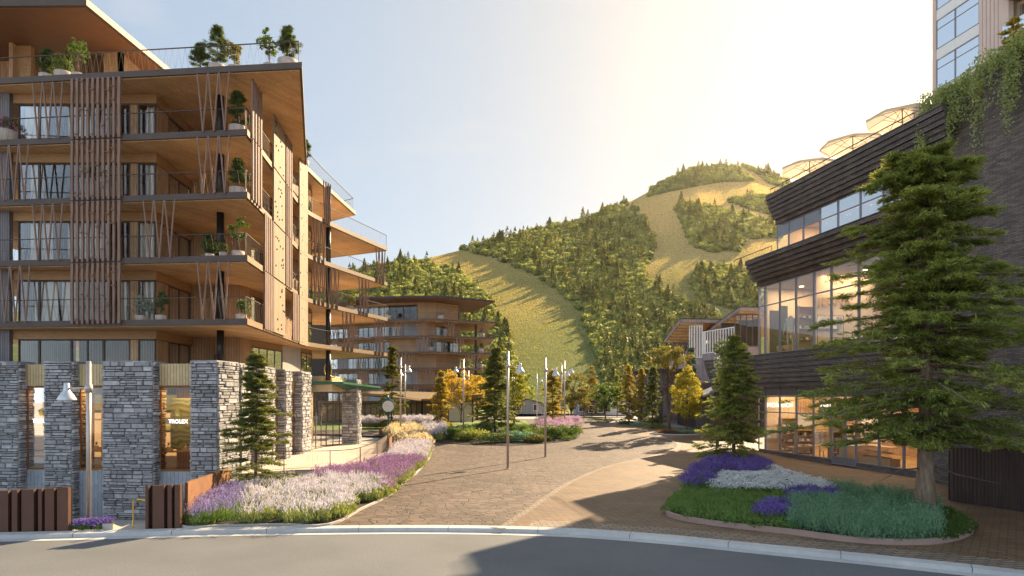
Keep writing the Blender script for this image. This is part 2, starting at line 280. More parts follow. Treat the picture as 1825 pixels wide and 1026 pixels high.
M = dict(
    soffit=boards('soffit_boards', (.62, .375, .19), (.51, .305, .145), 'flat', 3.2, .2, .010, rot=R(-63), mortar=(.22, .12, .06)),
    clad=boards('wall_boards', (.49, .30, .165), (.39, .235, .13), 'vert', 4.0, .16, .010, mortar=(.10, .06, .035)),
    cladgrey=boards('grey_wall_boards', (.20, .17, .17), (.155, .135, .14), 'vert', 4.0, .12, .010),
    pale=boards('pale_pine_boards', (.62, .46, .25), (.52, .37, .19), 'vert', 2.4, .17, .012, mortar=(.16, .09, .04)),
    greyboard=boards('weathered_grey_boards', (.34, .35, .37), (.27, .28, .31), 'vert', 3.0, .22, .010, mortar=(.1, .1, .11)),
    lilac=boards('grey_lilac_boards', (.33, .255, .24), (.27, .205, .20), 'vert', 4.0, .16, .012, mortar=(.10, .07, .07)),
    shake=boards('charred_shakes', (.17, .135, .115), (.095, .078, .07), 'horiz', .55, .11, .010, mortar=(.008, .007, .007), bump=.8, rough=.6),
    ledge=boards('dark_ledgestone', (.21, .16, .13), (.10, .08, .07), 'horiz', .42, .075, .006, mortar=(.012, .01, .01), bump=.9, rough=.6),
    brick=boards('brick_paving', (.225, .135, .07), (.16, .095, .052), 'flat', .42, .2, .020, rot=R(38), mortar=(.08, .05, .03), grain=.4, bump=.5),
    sett=boards('sett_paving', (.31, .22, .15), (.22, .165, .12), 'flat', .44, .2, .022, rot=R(-6), mortar=(.07, .05, .035), grain=.5, bump=.7),
    deck=boards('terrace_paving', (.60, .50, .40), (.56, .46, .37), 'flat', 1.6, .8, .012, rot=R(7), mortar=(.3, .25, .2), grain=.15, bump=.2),
    beam=mat('timber_beam', (.40, .22, .095), (.27, .145, .06), .6, 2.2, (1, 1, 7), .3),
    post=mat('timber_post', (.27, .165, .12), (.185, .11, .08), .7, 5, (1, 1, .25), .4, 30),
    screen=mat('pale_timber_screen', (.29, .21, .125), (.235, .165, .098), .7, 3, (1, 1, .2), .3),
    bronze=mat('bronze_fascia', (.105, .075, .062), (.08, .056, .046), .6, 1.2, metal=.0, dirt=.2, spec=.25),
    tan=mat('tan_fascia', (.25, .152, .072), (.205, .122, .056), .6, 1.5, (1, 1, 6), dirt=.2),
    black=mat('black_steel', (.03, .027, .026), (.022, .02, .02), .38, 3, metal=.5),
    rail=mat('bronze_rail', (.085, .06, .048), (.07, .05, .04), .6, 3, spec=.2),
    stone=mat('ledge_stone', (.38, .35, .335), (.21, .205, .215), .85, 5, (1, 1, 1.6), .9, 14, tint=.68),
    mortar=mat('stone_core', (.06, .05, .043), None, .95, 8),
    conc=mat('concrete', (.46, .41, .36), (.39, .345, .30), .85, 2.5, bump=.25, dirt=.35),
    kerb=mat('kerb_concrete', (.56, .53, .50), (.46, .44, .42), .85, 5, bump=.3, dirt=.5),
    asphalt=mat('asphalt', (.175, .172, .172), (.105, .103, .103), .85, 22, bump=.25, bscale=60, dirt=.55),
    soil=mat('planting_soil', (.055, .04, .028), (.03, .022, .016), .95, 9, bump=.8),
    grass=mat('meadow_grass', (.115, .125, .042), (.075, .088, .03), .95, .35, bump=.5, bscale=3, dirt=.4),
    lawn=mat('lawn_grass', (.16, .20, .045), (.11, .15, .035), .9, 2.5, bump=.5, bscale=30),
    corten=mat('rusty_steel', (.27, .11, .036), (.15, .06, .024), .75, 2.6, dirt=.5, bump=.15),
    brown=mat('brown_metal', (.125, .055, .034), (.10, .043, .026), .5, 2, metal=.2),
    slat=mat('dark_brown_slat', (.085, .052, .043), (.055, .035, .03), .6, 3, (1, 1, .2)),
    galv=mat('galvanised_pole', (.50, .43, .38), (.43, .37, .33), .42, 6, metal=.55),
    shade=mat('lamp_shade_metal', (.60, .60, .60), (.5, .5, .5), .35, 5, metal=.4),
    pot=mat('pale_pot', (.52, .42, .36), (.43, .34, .29), .8, 5, bump=.2),
    terra=mat('terracotta', (.45, .19, .09), (.36, .15, .07), .8, 5),
    green=mat('green_painted_metal', (.022, .12, .07), (.018, .10, .06), .4, 2, metal=.1),
    clockg=mat('dark_teal_paint', (.012, .13, .11), (.009, .10, .085), .35, 2, metal=.1),
    white=mat('white_paint', (.78, .76, .72), (.72, .70, .66), .6, 3),
    gold=mat('gold_metal', (.80, .55, .16), (.7, .46, .12), .3, 4, metal=.9),
    alu=mat('grey_mullion', (.27, .25, .265), (.23, .215, .23), .4, 3, metal=.35),
    louvre=mat('grey_louvre', (.19, .17, .175), (.15, .135, .14), .5, 3, metal=.2),
    plaster=mat('warm_plaster', (.62, .50, .33), (.56, .44, .29), .85, 2),
    oak=mat('oak_furniture', (.50, .32, .16), (.40, .25, .12), .55, 3, (1, 1, 6)),
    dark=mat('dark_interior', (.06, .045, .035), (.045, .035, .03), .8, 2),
    roof=mat('dark_roof', (.05, .042, .04), (.04, .034, .033), .7, 2),
    roofu=mat('brown_roof_soffit', (.17, .075, .032), (.14, .06, .026), .6, 2),
    towerwood=mat('pale_tower_timber', (.66, .50, .42), (.58, .44, .37), .6, 3, (1, 1, .2)),
    barkbig=mat('spruce_bark', (.36, .25, .165), (.12, .08, .055), .95, 9, (1, 1, .22), 1, 22, dirt=.4),
    bark=mat('bark', (.16, .10, .065), (.075, .05, .035), .95, 7, (1, 1, .25), 1, 18),
    palebark=mat('pale_bark', (.42, .36, .30), (.25, .2, .16), .9, 7, (1, 1, .3), .6, 18),
    rock=mat('boulder_rock', (.46, .40, .33), (.30, .265, .225), .9, 3, bump=.9, bscale=7),
    hill=None, curtain=cloth('sheer_curtain', (.88, .82, .74), .3), canvas=cloth('umbrella_canvas', (.80, .66, .48), .5), tee=cloth('hung_cloth', (.70, .68, .64), .2),
    glass=glass('window_glass', (.90, .88, .85), .7), shopglass=glass('shop_glass', (.95, .95, .94), .16), bronzeglass=glass('bronze_glass', (.84, .70, .50), .8), towerglass=glass('tower_glass', (.75, .78, .80), 1.4), railglass=glass('rail_glass', (.94, .96, .96), .8),
    warm=emit('lamp_glow', (1, .72, .40), 3), ltext=emit('lit_letters', (1, .93, .8), .75),
    paving=flagstone('flagstone_paving'),
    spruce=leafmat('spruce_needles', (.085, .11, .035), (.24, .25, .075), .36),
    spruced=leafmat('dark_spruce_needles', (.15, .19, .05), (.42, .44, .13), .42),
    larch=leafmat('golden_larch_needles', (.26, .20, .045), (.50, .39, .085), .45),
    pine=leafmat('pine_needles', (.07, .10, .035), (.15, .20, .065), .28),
    amber=leafmat('amber_leaves', (.34, .22, .03), (.56, .40, .08), .42),
    yellow=leafmat('yellow_leaves', (.25, .23, .03), (.50, .44, .08), .45),
    olive=leafmat('olive_leaves', (.12, .12, .03), (.26, .22, .06), .35),
    leafg=leafmat('green_leaves', (.05, .095, .02), (.13, .19, .045), .4),
    silver=leafmat('silver_leaves', (.20, .24, .22), (.34, .38, .34), .3),
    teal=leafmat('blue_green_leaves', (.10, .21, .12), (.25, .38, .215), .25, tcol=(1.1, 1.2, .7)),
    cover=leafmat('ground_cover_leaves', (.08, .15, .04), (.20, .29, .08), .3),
    lavleaf=leafmat('lavender_leaves', (.16, .20, .07), (.32, .36, .15), .35),
    lavpale=leafmat('pale_lavender_petals', (.46, .42, .49), (.76, .73, .74), .3, tcol=(1.1, 1, 1)),
    lavdeep=leafmat('deep_lavender_petals', (.20, .11, .24), (.44, .29, .45), .3, tcol=(1.2, .9, 1.1)),
    violet=leafmat('dark_violet_petals', (.11, .07, .26), (.26, .19, .46), .25, tcol=(1.1, .9, 1.1)),
    lavblue=leafmat('violet_petals', (.20, .16, .33), (.44, .38, .58), .25, tcol=(1.1, .9, 1.1)),
    whitepet=leafmat('white_petals', (.62, .62, .60), (.82, .82, .80), .25, tcol=(1, 1, 1)),
    cream=leafmat('cream_plumes', (.55, .46, .30), (.78, .70, .50), .4, tcol=(1.1, 1, .8)),
    pinkpet=leafmat('pink_petals', (.45, .13, .24), (.65, .3, .42), .3, tcol=(1.1, .9, .9)),
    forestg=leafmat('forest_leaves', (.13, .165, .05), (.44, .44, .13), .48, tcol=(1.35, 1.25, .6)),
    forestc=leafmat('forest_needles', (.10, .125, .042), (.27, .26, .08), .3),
    trail=leafmat('trailing_leaves', (.22, .27, .11), (.46, .50, .25), .5),
)
# ------------------------------------------------------------------ plant generators
def tube_np(mb, p, q, r0, r1, n=5): mb.tube([p, q], [r0, r1], n, cap=False)
def conifer(h, Rr, seed, z0=.08, nb=60, K=7, Ml=14, la=.11, lw=.028, droop=.25, power=.8, up=.15, bark='bark', lean=0.0, flat=.35, rtrunk=None, gap=.25):
    """trunk and branch tubes (MB) and needle sprays (C, A, B, tint)"""
    rg = np.random.default_rng(seed); tr = MB(); br = MB()
    rt = rtrunk or h*.014+.02
    pts = []; ph = rg.uniform(0, 6)
    for i in range(9):
        t = i/8; pts.append((lean*t*t+math.sin(ph+t*4)*.012*h*t, math.cos(ph+t*3)*.010*h*t, t*h))
    tr.tube(pts, [rt*(1.0-.93*i/8)*(1.35 if i == 0 else 1) for i in range(9)], 9)
    P = np.array(pts)
    t = z0+(1-z0)*np.sort(rg.uniform(0, 1, nb)**.9); t = np.minimum(t, .985)
    base = np.stack([np.interp(t, np.linspace(0, 1, 9), P[:, k]) for k in range(3)], 1)
    az = (np.arange(nb)*2.399963+rg.uniform(-.5, .5, nb))
    prof = np.minimum(1, .55+(t-z0)/(.22))*(1-(t-z0)/(1.02-z0))**power
    L = Rr*prof*rg.uniform(1-gap*2, 1.1, nb)+.05*Rr
    rise = up*(1-.5*t)+(t-.5)*.35
    d = np.stack([np.cos(az), np.sin(az), np.zeros(nb)], 1)
    s = rg.uniform(.10, 1.0, (nb, K))**.8
    def along(ss): return base[:, None, :]+d[:, None, :]*(L[:, None]*ss)[..., None]+np.array([0, 0, 1.])*(L[:, None]*(rise[:, None]*ss-droop*ss**2+.14*droop*4*np.maximum(0, ss-.75)**2*4))[..., None]
    for b in range(nb):
        ss = np.linspace(0, 1, 4); q = along(np.tile(ss, (nb, 1)))[b]; r = max(.004, rt*.28*(1-t[b])+.004*h/5)
        br.tube([tuple(x) for x in q], [r, r*.75, r*.5, r*.2], 4, cap=False)
    tw0 = along(s)
    side = rg.choice([-1, 1], (nb, K)); ang = side*rg.uniform(.45, 1.15, (nb, K))
    ca, sa = np.cos(ang), np.sin(ang)
    td = np.stack([d[:, None, 0]*ca-d[:, None, 1]*sa, d[:, None, 0]*sa+d[:, None, 1]*ca, rg.uniform(-.30, .16, (nb, K))], -1)
    Lt = L[:, None]*.42*(1.08-s)*rg.uniform(.6, 1.2, (nb, K))+.05*Rr
    q = rg.uniform(0, 1, (nb, K, Ml))
    C = tw0[:, :, None, :]+td[:, :, None, :]*(Lt[..., None]*q)[..., None]+rg.normal(0, 1, (nb, K, Ml, 3))*np.array([1, 1, flat])*la*.55
    fw = td[:, :, None, :]*.8+d[:, None, None, :]*.5+rg.normal(0, .55, (nb, K, Ml, 3))
    A = unit(fw)*la*rg.uniform(.6, 1.25, (nb, K, Ml, 1))
    nrm = np.array([0, 0, 1.])+rg.normal(0, .6, (nb, K, Ml, 3)); B = unit(np.cross(A, nrm))*lw*rg.uniform(.7, 1.4, (nb, K, Ml, 1))
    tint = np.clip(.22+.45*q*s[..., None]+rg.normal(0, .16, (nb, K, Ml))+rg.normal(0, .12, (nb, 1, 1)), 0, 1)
    # leader at the top
    nl = 30; zt = rg.uniform(.93, 1.02, nl)*h; cx = np.interp(zt/h, np.linspace(0, 1, 9), P[:, 0]); cy = np.interp(zt/h, np.linspace(0, 1, 9), P[:, 1])
    C2 = np.stack([cx, cy, zt], 1)+rg.normal(0, .02*Rr, (nl, 3)); A2 = unit(rg.normal(0, .5, (nl, 3))+[0, 0, 1.])*la*.8; B2 = unit(np.cross(A2, rg.normal(0, 1, (nl, 3))))*lw
    return tr, br, (np.concatenate([C.reshape(-1, 3), C2]), np.concatenate([A.reshape(-1, 3), A2]), np.concatenate([B.reshape(-1, 3), B2]), np.concatenate([tint.ravel(), np.full(nl, .6)]))
def broadleaf(h, rx, rz, zc, seed, ncl=60, per=60, ls=.07, trunk_to=.6, rt=.05, cl=.28, shape='round', lean=0):
    rg = np.random.default_rng(seed); tr = MB(); br = MB()
    top = h*trunk_to; pts = [(lean*(i/6)**2+math.sin(i*1.3+seed)*.02*h*i/6, math.cos(i*1.1+seed)*.018*h*i/6, top*i/6) for i in range(7)]
    tr.tube(pts, [rt*(1-.75*i/6)*(1.4 if i == 0 else 1) for i in range(7)], 8)
    v = unit(rg.normal(0, 1, (ncl, 3))); rr = rg.uniform(.15, 1, (ncl, 1))**.45
    cc = v*rr
    zt = cc[:, 2]
    wid = np.ones(ncl)
    if shape == 'flame': wid = np.where(zt > 0, 1-.75*zt, 1-.25*zt*zt)
    if shape == 'umbrella': wid = np.where(zt > 0, 1-.3*zt, 1.0)
    ctr = np.stack([cc[:, 0]*rx*wid+lean*.8, cc[:, 1]*rx*wid, zc+zt*rz], 1)
    ctr += rg.normal(0, 1, (ncl, 3))*.08*rx
    for c in ctr[::max(1, ncl//26)]:
        a = rg.uniform(.35, 1.0)*min(top, max(.3*top, c[2]-.1*h)); i = min(5, int(a/top*6)); p = pts[i]
        m_ = ((p[0]+c[0])/2, (p[1]+c[1])/2, p[2]*.4+c[2]*.6)
        br.tube([p, m_, tuple(c)], [rt*.35, rt*.2, rt*.06], 4, cap=False)
    sz = cl*rg.uniform(.6, 1.3, (ncl, 1, 1))
    off = unit(rg.normal(0, 1, (ncl, per, 3)))*rg.uniform(.2, 1, (ncl, per, 1))**.5*sz*np.array([1, 1, .75])
    C = ctr[:, None]+off
    n = unit(off)+rg.normal(0, .7, (ncl, per, 3)); A = unit(np.cross(n, rg.normal(0, 1, (ncl, per, 3))))*ls*rg.uniform(.6, 1.2, (ncl, per, 1))
    B = unit(np.cross(A, n))*ls*.55
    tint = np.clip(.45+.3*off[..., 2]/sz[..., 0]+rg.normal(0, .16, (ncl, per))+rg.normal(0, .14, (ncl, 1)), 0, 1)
    return tr, br, (C.reshape(-1, 3), A.reshape(-1, 3), B.reshape(-1, 3), tint.ravel())
def plant(kind, label, cat, loc, geo, leafm, group=None, barkm='bark', rz=0, s=1.0):
    o = thing(kind, label, cat, loc, group, rz); o.scale = (s, s, s)
    tr, br, lv = geo
    tr.build('trunk', M[barkm], o, True, world=False)
    if br.v: br.build('branches', M[barkm], o, True, world=False)
    leaves('foliage', *lv, M[leafm], o)
    return o
def bush_geo(rx, ry, rz, seed, n=900, ls=.05, lobes=9, spike=0.0):
    """a shrub of overlapping leafy mounds resting on the ground"""
    rg = np.random.default_rng(seed)
    c = rg.uniform(-.7, .7, (lobes, 3)); c[:, 2] = rg.uniform(.1, .6, lobes); c[0] = (0, 0, .45)
    k = rg.integers(0, lobes, n); v = unit(rg.normal(0, 1, (n, 3))); v[:, 2] = np.abs(v[:, 2])*.9+.02*v[:, 2]
    r = rg.uniform(.35, .58, lobes)[k][:, None]*rg.uniform(.75, 1.08, (n, 1))
    C = (c[k]*[.8, .8, .75]+v*r)*[rx, ry, rz]; C[:, 2] = np.maximum(C[:, 2], .02)
    nn = v+rg.normal(0, .5, (n, 3)); A = np.cross(nn, rg.normal(0, 1, (n, 3))); A = unit(A*(1-spike)+np.array([0, 0, 1.])*spike+v*spike)*ls*rg.uniform(.6, 1.3, (n, 1)); B = unit(np.cross(A, nn))*ls*.5
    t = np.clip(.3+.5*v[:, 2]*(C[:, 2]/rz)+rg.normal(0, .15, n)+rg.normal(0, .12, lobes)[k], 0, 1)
    return C, A, B, t
def shrub(kind, label, loc, rx, ry, rz, m, seed, n=900, ls=.05, group=None, cat='shrub', lobes=9, rzt=0):
    o = leaves(kind, *bush_geo(rx, ry, rz, seed, n, ls, lobes), M[m]); o.location = loc; o.rotation_euler = (0, 0, rzt)
    return prop(o, label, cat, group)
# ------------------------------------------------------------------ the setting: ground, road, paving
def patch(name, poly, dz, m, kind='structure', cuts=True, thick=0, zf=None, parent=None):
    """a ground sheet following the climb of the plaza"""
    bm = bmesh.new(); vs = [bm.verts.new((p[0], p[1], 0)) for p in poly]; f = bm.faces.new(vs); f.normal_update()
    bmesh.ops.triangulate(bm, faces=[f])
    ys = [p[1] for p in poly]
    for y in range(42, 73, 2):
        if min(ys) < y < max(ys):
            bmesh.ops.bisect_plane(bm, geom=bm.verts[:]+bm.edges[:]+bm.faces[:], plane_co=(0, y, 0), plane_no=(0, 1, 0))
    for v in bm.verts: v.co.z = (zf(v.co.x, v.co.y) if zf else gz(v.co.y))+dz
    bmesh.ops.recalc_face_normals(bm, faces=bm.faces)
    for f in bm.faces:
        if f.normal.z < 0: f.normal_flip()
    if thick:
        r = bmesh.ops.extrude_face_region(bm, geom=bm.faces[:]); 
        for v in [e for e in r['geom'] if isinstance(e, bmesh.types.BMVert)]: v.co.z -= thick
        bmesh.ops.recalc_face_normals(bm, faces=bm.faces)
    me = bpy.data.meshes.new(name); bm.to_mesh(me); bm.free()
    a = me.attributes.new('tint', 'FLOAT', 'FACE')
    o = link(name, me, M[m], parent)
    if kind: o['kind'] = kind
    return o
def spline(pts, n=6, closed=False):
    pts = [Vector(p).to_2d() if len(p) > 2 else Vector(p) for p in pts]; out = []; k = len(pts)
    for i in range(k if closed else k-1):
        p0, p1, p2, p3 = (pts[(i+j) % k] if closed else pts[min(max(i+j, 0), k-1)] for j in (-1, 0, 1, 2))
        for q in range(n):
            t = q/n; out.append(.5*((2*p1)+(p2-p0)*t+(2*p0-5*p1+4*p2-p3)*t*t+(3*p1-p0-3*p2+p3)*t**3))
    if not closed: out.append(pts[-1])
    return out
# kerb line along the road (a wide curve), towards the right it swings closer
KERB = spline([(-60, 15.6), (-40, 18.2), (-25, 19.8), (-15.8, 20.5), (-9, 21.3), (-3, 21.6), (1.5, 21.2), (4.6, 20.2), (7.2, 18.9), (10.0, 17.5), (12.8, 15.9), (17, 13), (24, 7), (30, 0)], 8)
def kerb_off(d): 
    out = []
    for i, p in enumerate(KERB):
        t = (KERB[min(i+1, len(KERB)-1)]-KERB[max(i-1, 0)]).normalized(); out.append(p+Vector((-t.y, t.x))*d)
    return out
def kerb_y(x):
    for a, b in zip(KERB, KERB[1:]):
        if a.x <= x <= b.x: return a.y+(b.y-a.y)*(x-a.x)/(b.x-a.x)
    return 15
SUNK = (-12.6, 22.6)
def build_ground():
    # one sheet to the horizon, with the sunken court in front of the stone shop fronts
    xs = sorted(set([-1600, -1200, -500, -200, -90, -45, -44.98, SUNK[0]-.02, SUNK[0]]+list(range(-40, 46, 5))+[60, 90, 200, 500, 1200, 1600]))
    ys = sorted(set([-300, -100, -30, 0, 10, 16, 20, SUNK[1]-.02, SUNK[1], 30.9+3.4, 30.92+3.4]+list(range(42, 72, 2))+[72, 80, 100, 150, 300, 700, 1200, 1700]))
    mb = MB(); vs = []
    for y in ys:
        for x in xs:
            s = -45 < x < SUNK[0]-.01 and SUNK[1]-.01 < y < 34.31
            vs.append((x, y, -1.6 if s else gz(y)-.16-(.6 if y > 120 else 0)))
    n = len(xs); mb.add(vs, [(j*n+i, j*n+i+1, (j+1)*n+i+1, (j+1)*n+i) for j in range(len(ys)-1) for i in range(n-1)])
    o = mb.build('ground', M['conc']); o['kind'] = 'structure'
    mb = MB(); inner = kerb_off(0); outer = [(p.x, p.y) for p in inner]
    rd = outer+[(30, -60), (-60, -60)]
    o = patch('road', rd[::1], -.13, 'asphalt')
    # kerb: real step, in lengths with joints
    k = MB(); a = kerb_off(0); b = kerb_off(.36)
    acc = 0
    for i in range(len(a)-1):
        p, q, r_, s_ = a[i], a[i+1], b[i+1], b[i]
        k.add([(p.x, p.y, -.14), (q.x, q.y, -.14), (r_.x, r_.y, -.14), (s_.x, s_.y, -.14), (p.x, p.y, .0), (q.x, q.y, .0), (r_.x, r_.y, .02), (s_.x, s_.y, .02)],
              [(0, 1, 5, 4), (4, 5, 6, 7), (2, 3, 7, 6)])
        acc += (q-p).length
    o = k.build('kerb', M['kerb']); o['kind'] = 'structure'
    j = MB(); acc = 0; nextj = 1.2
    for i in range(len(a)-1):
        d = (a[i+1]-a[i]); L = d.length
        while acc+L > nextj:
            t = (nextj-acc)/L; p = a[i].lerp(a[i+1], t); q = b[i].lerp(b[i+1], t); u = d.normalized()*.014; w_ = (q-p).normalized()*.006
            P0 = p-w_; j.para((P0.x-u.x/2, P0.y-u.y/2, -.13), (u.x, u.y, 0), ((q-P0).x, (q-P0).y, .02), (0, 0, .134)); nextj += 3.0
        acc += L
    o = j.build('kerb_joints', M['mortar']); o['kind'] = 'structure'
    # gutter strip of smoother concrete lying in the road along the kerb
    g0 = kerb_off(-.42); g1 = kerb_off(-.003)
    o = patch('gutter', [(p.x, p.y) for p in g0]+[(p.x, p.y) for p in g1][::-1], -.122, 'kerb')
    # brick paving everywhere on the right, flagstones on the plaza, a border of setts behind the kerb
    kb = kerb_off(.36)
    right = [(p.x, p.y) for p in kb if -4 < p.x < 32]
    o = patch('brick_paving', right+[(40, 6), (40, 64), (19, 70), (8, 92), (-2, 92), (-4, 60)], 0.0, 'brick')
    kb2 = kerb_off(1.5)
    bl = [(p.x, p.y) for p in kb if .1 < p.x < 30]; bl2 = [(p.x, p.y) for p in kb2 if .6 < p.x < 30]
    o = patch('sett_border', bl+bl2[::-1], .004, 'sett')
    edge = spline([G(884, 942, 0), G(940, 905, 0), G(1010, 860, 0), G(1085, 829, 0), G(1160, 812), G(1200, 800), G(1206, 790), G(1180, 781), G(1140, 776), G(1100, 771)], 6)
    kl = [(p.x, p.y) for p in kb if -11 < p.x < edge[0].x-.1]
    o = patch('flagstone_plaza', kl+[(p.x, p.y) for p in edge]+[(12, 84), (16, 98), (-30, 102), (-30, 66), (-12, 60), (-11.5, 40)], .008, 'paving')
    ed = MB()                                                     # a soldier course along the edge of the flagstones
    e1 = []
    for i, p in enumerate(edge):
        t = (edge[min(i+1, len(edge)-1)]-edge[max(i-1, 0)]).normalized(); e1.append(p+Vector((t.y, -t.x))*.3)
    o = patch('brick_edging', [(p.x, p.y) for p in edge]+[(p.x, p.y) for p in e1][::-1], .006, 'sett')
    # terrace in front of the entrance
    tz = .40
    edge = [G(470, 843, tz), G(520, 838, tz), G(620, 834, tz), G(664, 820, tz), G(692, 800, tz), G(692, 786, tz), G(676, 775, tz)]
    e = spline(edge, 6)
    poly = [(p.x, p.y) for p in e]+[(-15.5, 66), (-22, 60), (-19, 36), (-15, 33.5)]
    o = patch('terrace', poly, tz, 'deck', zf=lambda x, y: 0, thick=.05)
    w_ = MB()
    for p, q in zip(e, e[1:]):
        d = (q-p); n_ = Vector((-d.y, d.x)).normalized()*.25
        w_.add([(p.x, p.y, -.2), (q.x, q.y, -.2), (q.x+n_.x, q.y+n_.y, -.2), (p.x+n_.x, p.y+n_.y, -.2), (p.x, p.y, tz+.012), (q.x, q.y, tz+.012), (q.x+n_.x, q.y+n_.y, tz+.012), (p.x+n_.x, p.y+n_.y, tz+.012)],
               [(0, 1, 5, 4), (4, 5, 6, 7), (2, 3, 7, 6)])
    o = w_.build('retaining_wall', M['conc']); prop(o, 'low curved concrete wall holding up the entrance terrace behind the lavender bed', 'wall')
    # lawn and beds beyond the plaza
    patch('far_lawn', [(-40, 66), (-9, 66), (-6, 72), (2, 74), (2, 92), (-40, 100)], .02, 'lawn')
    patch('far_green', [(-60, 128), (60, 128), (90, 175), (-90, 175)], .0, 'lawn')
    return e
TERR = build_ground()
# ------------------------------------------------------------------ the mountain and its forest
RIDGE = [(-600, 640), (-200, 575), (300, 530), (560, 505), (690, 474), (780, 456), (830, 444), (900, 424), (960, 408), (1040, 392), (1080, 376), (1130, 356), (1200, 318), (1245, 298), (1300, 295), (1340, 297), (1400, 324), (1460, 352), (1600, 430), (1800, 520), (2200, 620), (2600, 650)]
RDEP = [(-600, 300), (300, 330), (690, 380), (830, 425), (1040, 510), (1290, 640), (1800, 640), (2600, 620)]
rx_, ry_ = np.array(RIDGE, float).T; dx_, dd_ = np.array(RDEP, float).T
YB = 165.0
def hz(px, t):
    """height of the slope on azimuth px at fraction t from its foot to its ridge"""
    Yr = np.interp(px, dx_, dd_); rp = np.interp(px, rx_, ry_); zr = ZC+(HOR-rp)*Yr/F
    tt = np.minimum(t, 1.0)
    z = .9+(zr-.9)*tt**1.18
    Y = YB+(Yr-YB)*t; X = (px-CX)/F*Y
    z = z+np.sin(X*.045+1)*np.cos(Y*.03)*1.5*np.sin(tt*np.pi)
    z = np.where(t > 1, z-(t-1)*zr*1.2, z)
    return X, Y, z
def build_hill():
    px = np.concatenate([np.linspace(-600, 600, 40), np.linspace(620, 1560, 120), np.linspace(1600, 2600, 30)]); t = np.concatenate([np.linspace(0, 1, 80), [1.03, 1.1, 1.3, 1.6]])
    PX, T = np.meshgrid(px, t); X, Y, Z = hz(PX, T); n = len(px)
    vs = np.stack([X, Y, Z], -1).reshape(-1, 3)
    fs = [(j*n+i, j*n+i+1, (j+1)*n+i+1, (j+1)*n+i) for j in range(len(t)-1) for i in range(n-1)]
    me = bpy.data.meshes.new('mountain'); me.from_pydata([tuple(v) for v in vs], [], fs); me.update()
    me.polygons.foreach_set('use_smooth', [True]*len(fs))
    o = link('mountain', me, M['hill']); o['kind'] = 'structure'
def hill_material():
    m, nd, lk, bs = newmat('mountain_meadow'); co = nd.new('ShaderNodeTexCoord')
    n1 = N(nd, 'ShaderNodeTexNoise', Scale=.012, Detail=6, Roughness=.6, Distortion=.5); lk.new(co.outputs['Object'], n1.inputs['Vector'])
    r = nd.new('ShaderNodeMapRange'); r.inputs['From Min'].default_value = .38; r.inputs['From Max'].default_value = .62; lk.new(n1.outputs['Fac'], r.inputs['Value'])
    sp = nd.new('ShaderNodeSeparateXYZ'); lk.new(co.outputs['Object'], sp.inputs[0])
    rz = nd.new('ShaderNodeMapRange'); rz.inputs['From Min'].default_value = 20; rz.inputs['From Max'].default_value = 120; lk.new(sp.outputs['Z'], rz.inputs['Value'])
    low = mixc(nd, lk, rgba((.135, .16, .055)), rgba((.17, .175, .062)), r.outputs[0])
    high = mixc(nd, lk, rgba((.38, .28, .12)), rgba((.48, .34, .16)), r.outputs[0])
    c = mixc(nd, lk, low, high, rz.outputs[0])
    n2 = N(nd, 'ShaderNodeTexNoise', Scale=.22, Detail=8, Roughness=.7); lk.new(co.outputs['Object'], n2.inputs['Vector'])
    r2 = nd.new('ShaderNodeMapRange'); r2.inputs['From Min'].default_value = .25; r2.inputs['From Max'].default_value = .75; r2.inputs['To Min'].default_value = .62; r2.inputs['To Max'].default_value = 1.3; lk.new(n2.outputs['Fac'], r2.inputs['Value'])
    vm = nd.new('ShaderNodeVectorMath'); vm.operation = 'SCALE'; lk.new(c, vm.inputs[0]); lk.new(r2.outputs[0], vm.inputs['Scale'])
    lk.new(vm.outputs[0], bs.inputs['Base Color']); bs.inputs['Roughness'].default_value = 1; bs.inputs['Specular IOR Level'].default_value = .1
    bp = N(nd, 'ShaderNodeBump', Strength=.7, Distance=1.2); lk.new(n2.outputs['Fac'], bp.inputs['Height']); lk.new(bp.outputs['Normal'], bs.inputs['Normal'])
    return m
M['hill'] = hill_material(); build_hill()
FOREST = dict(
    left=[(520, 500), (640, 478), (700, 466), (758, 468), (810, 484), (855, 514), (880, 547), (905, 597), (915, 642), (925, 700), (932, 752), (520, 752)],
    centre=[(820, 444), (900, 425), (960, 409), (1045, 392), (1075, 384), (1138, 374), (1153, 400), (1165, 427), (1165, 456), (1149, 477), (1146, 498), (1184, 523), (1234, 544), (1276, 563), (1320, 600), (1330, 748), (1095, 748), (1080, 690), (1067, 649), (1050, 594), (1033, 557), (1000, 523), (950, 490), (887, 465), (840, 450)],
    strip=[(1050, 391), (1075, 378), (1115, 362), (1120, 368), (1095, 384)],
    top=[(1155, 352), (1159, 338), (1193, 322), (1239, 301), (1281, 297), (1314, 299), (1341, 324), (1285, 325), (1201, 341)],
    topright=[(1322, 297), (1369, 308), (1410, 330), (1440, 345), (1440, 350), (1369, 328), (1339, 305)],
    upper=[(1293, 358), (1327, 352), (1364, 352), (1400, 356), (1400, 390), (1343, 377)],
    middle=[(1199, 368), (1243, 366), (1306, 381), (1348, 393), (1395, 402), (1395, 425), (1327, 427), (1314, 450), (1264, 450), (1235, 440), (1218, 402)],
    lower=[(1230, 507), (1247, 477), (1285, 479), (1327, 477), (1365, 507), (1365, 549), (1297, 553), (1251, 536)])
def inside(poly, x, y):
    c = False; n = len(poly)
    for i in range(n):
        (x1, y1), (x2, y2) = poly[i], poly[i-1]
        if (y1 > y) != (y2 > y) and x < (x2-x1)*(y-y1)/(y2-y1)+x1: c = not c
    return c
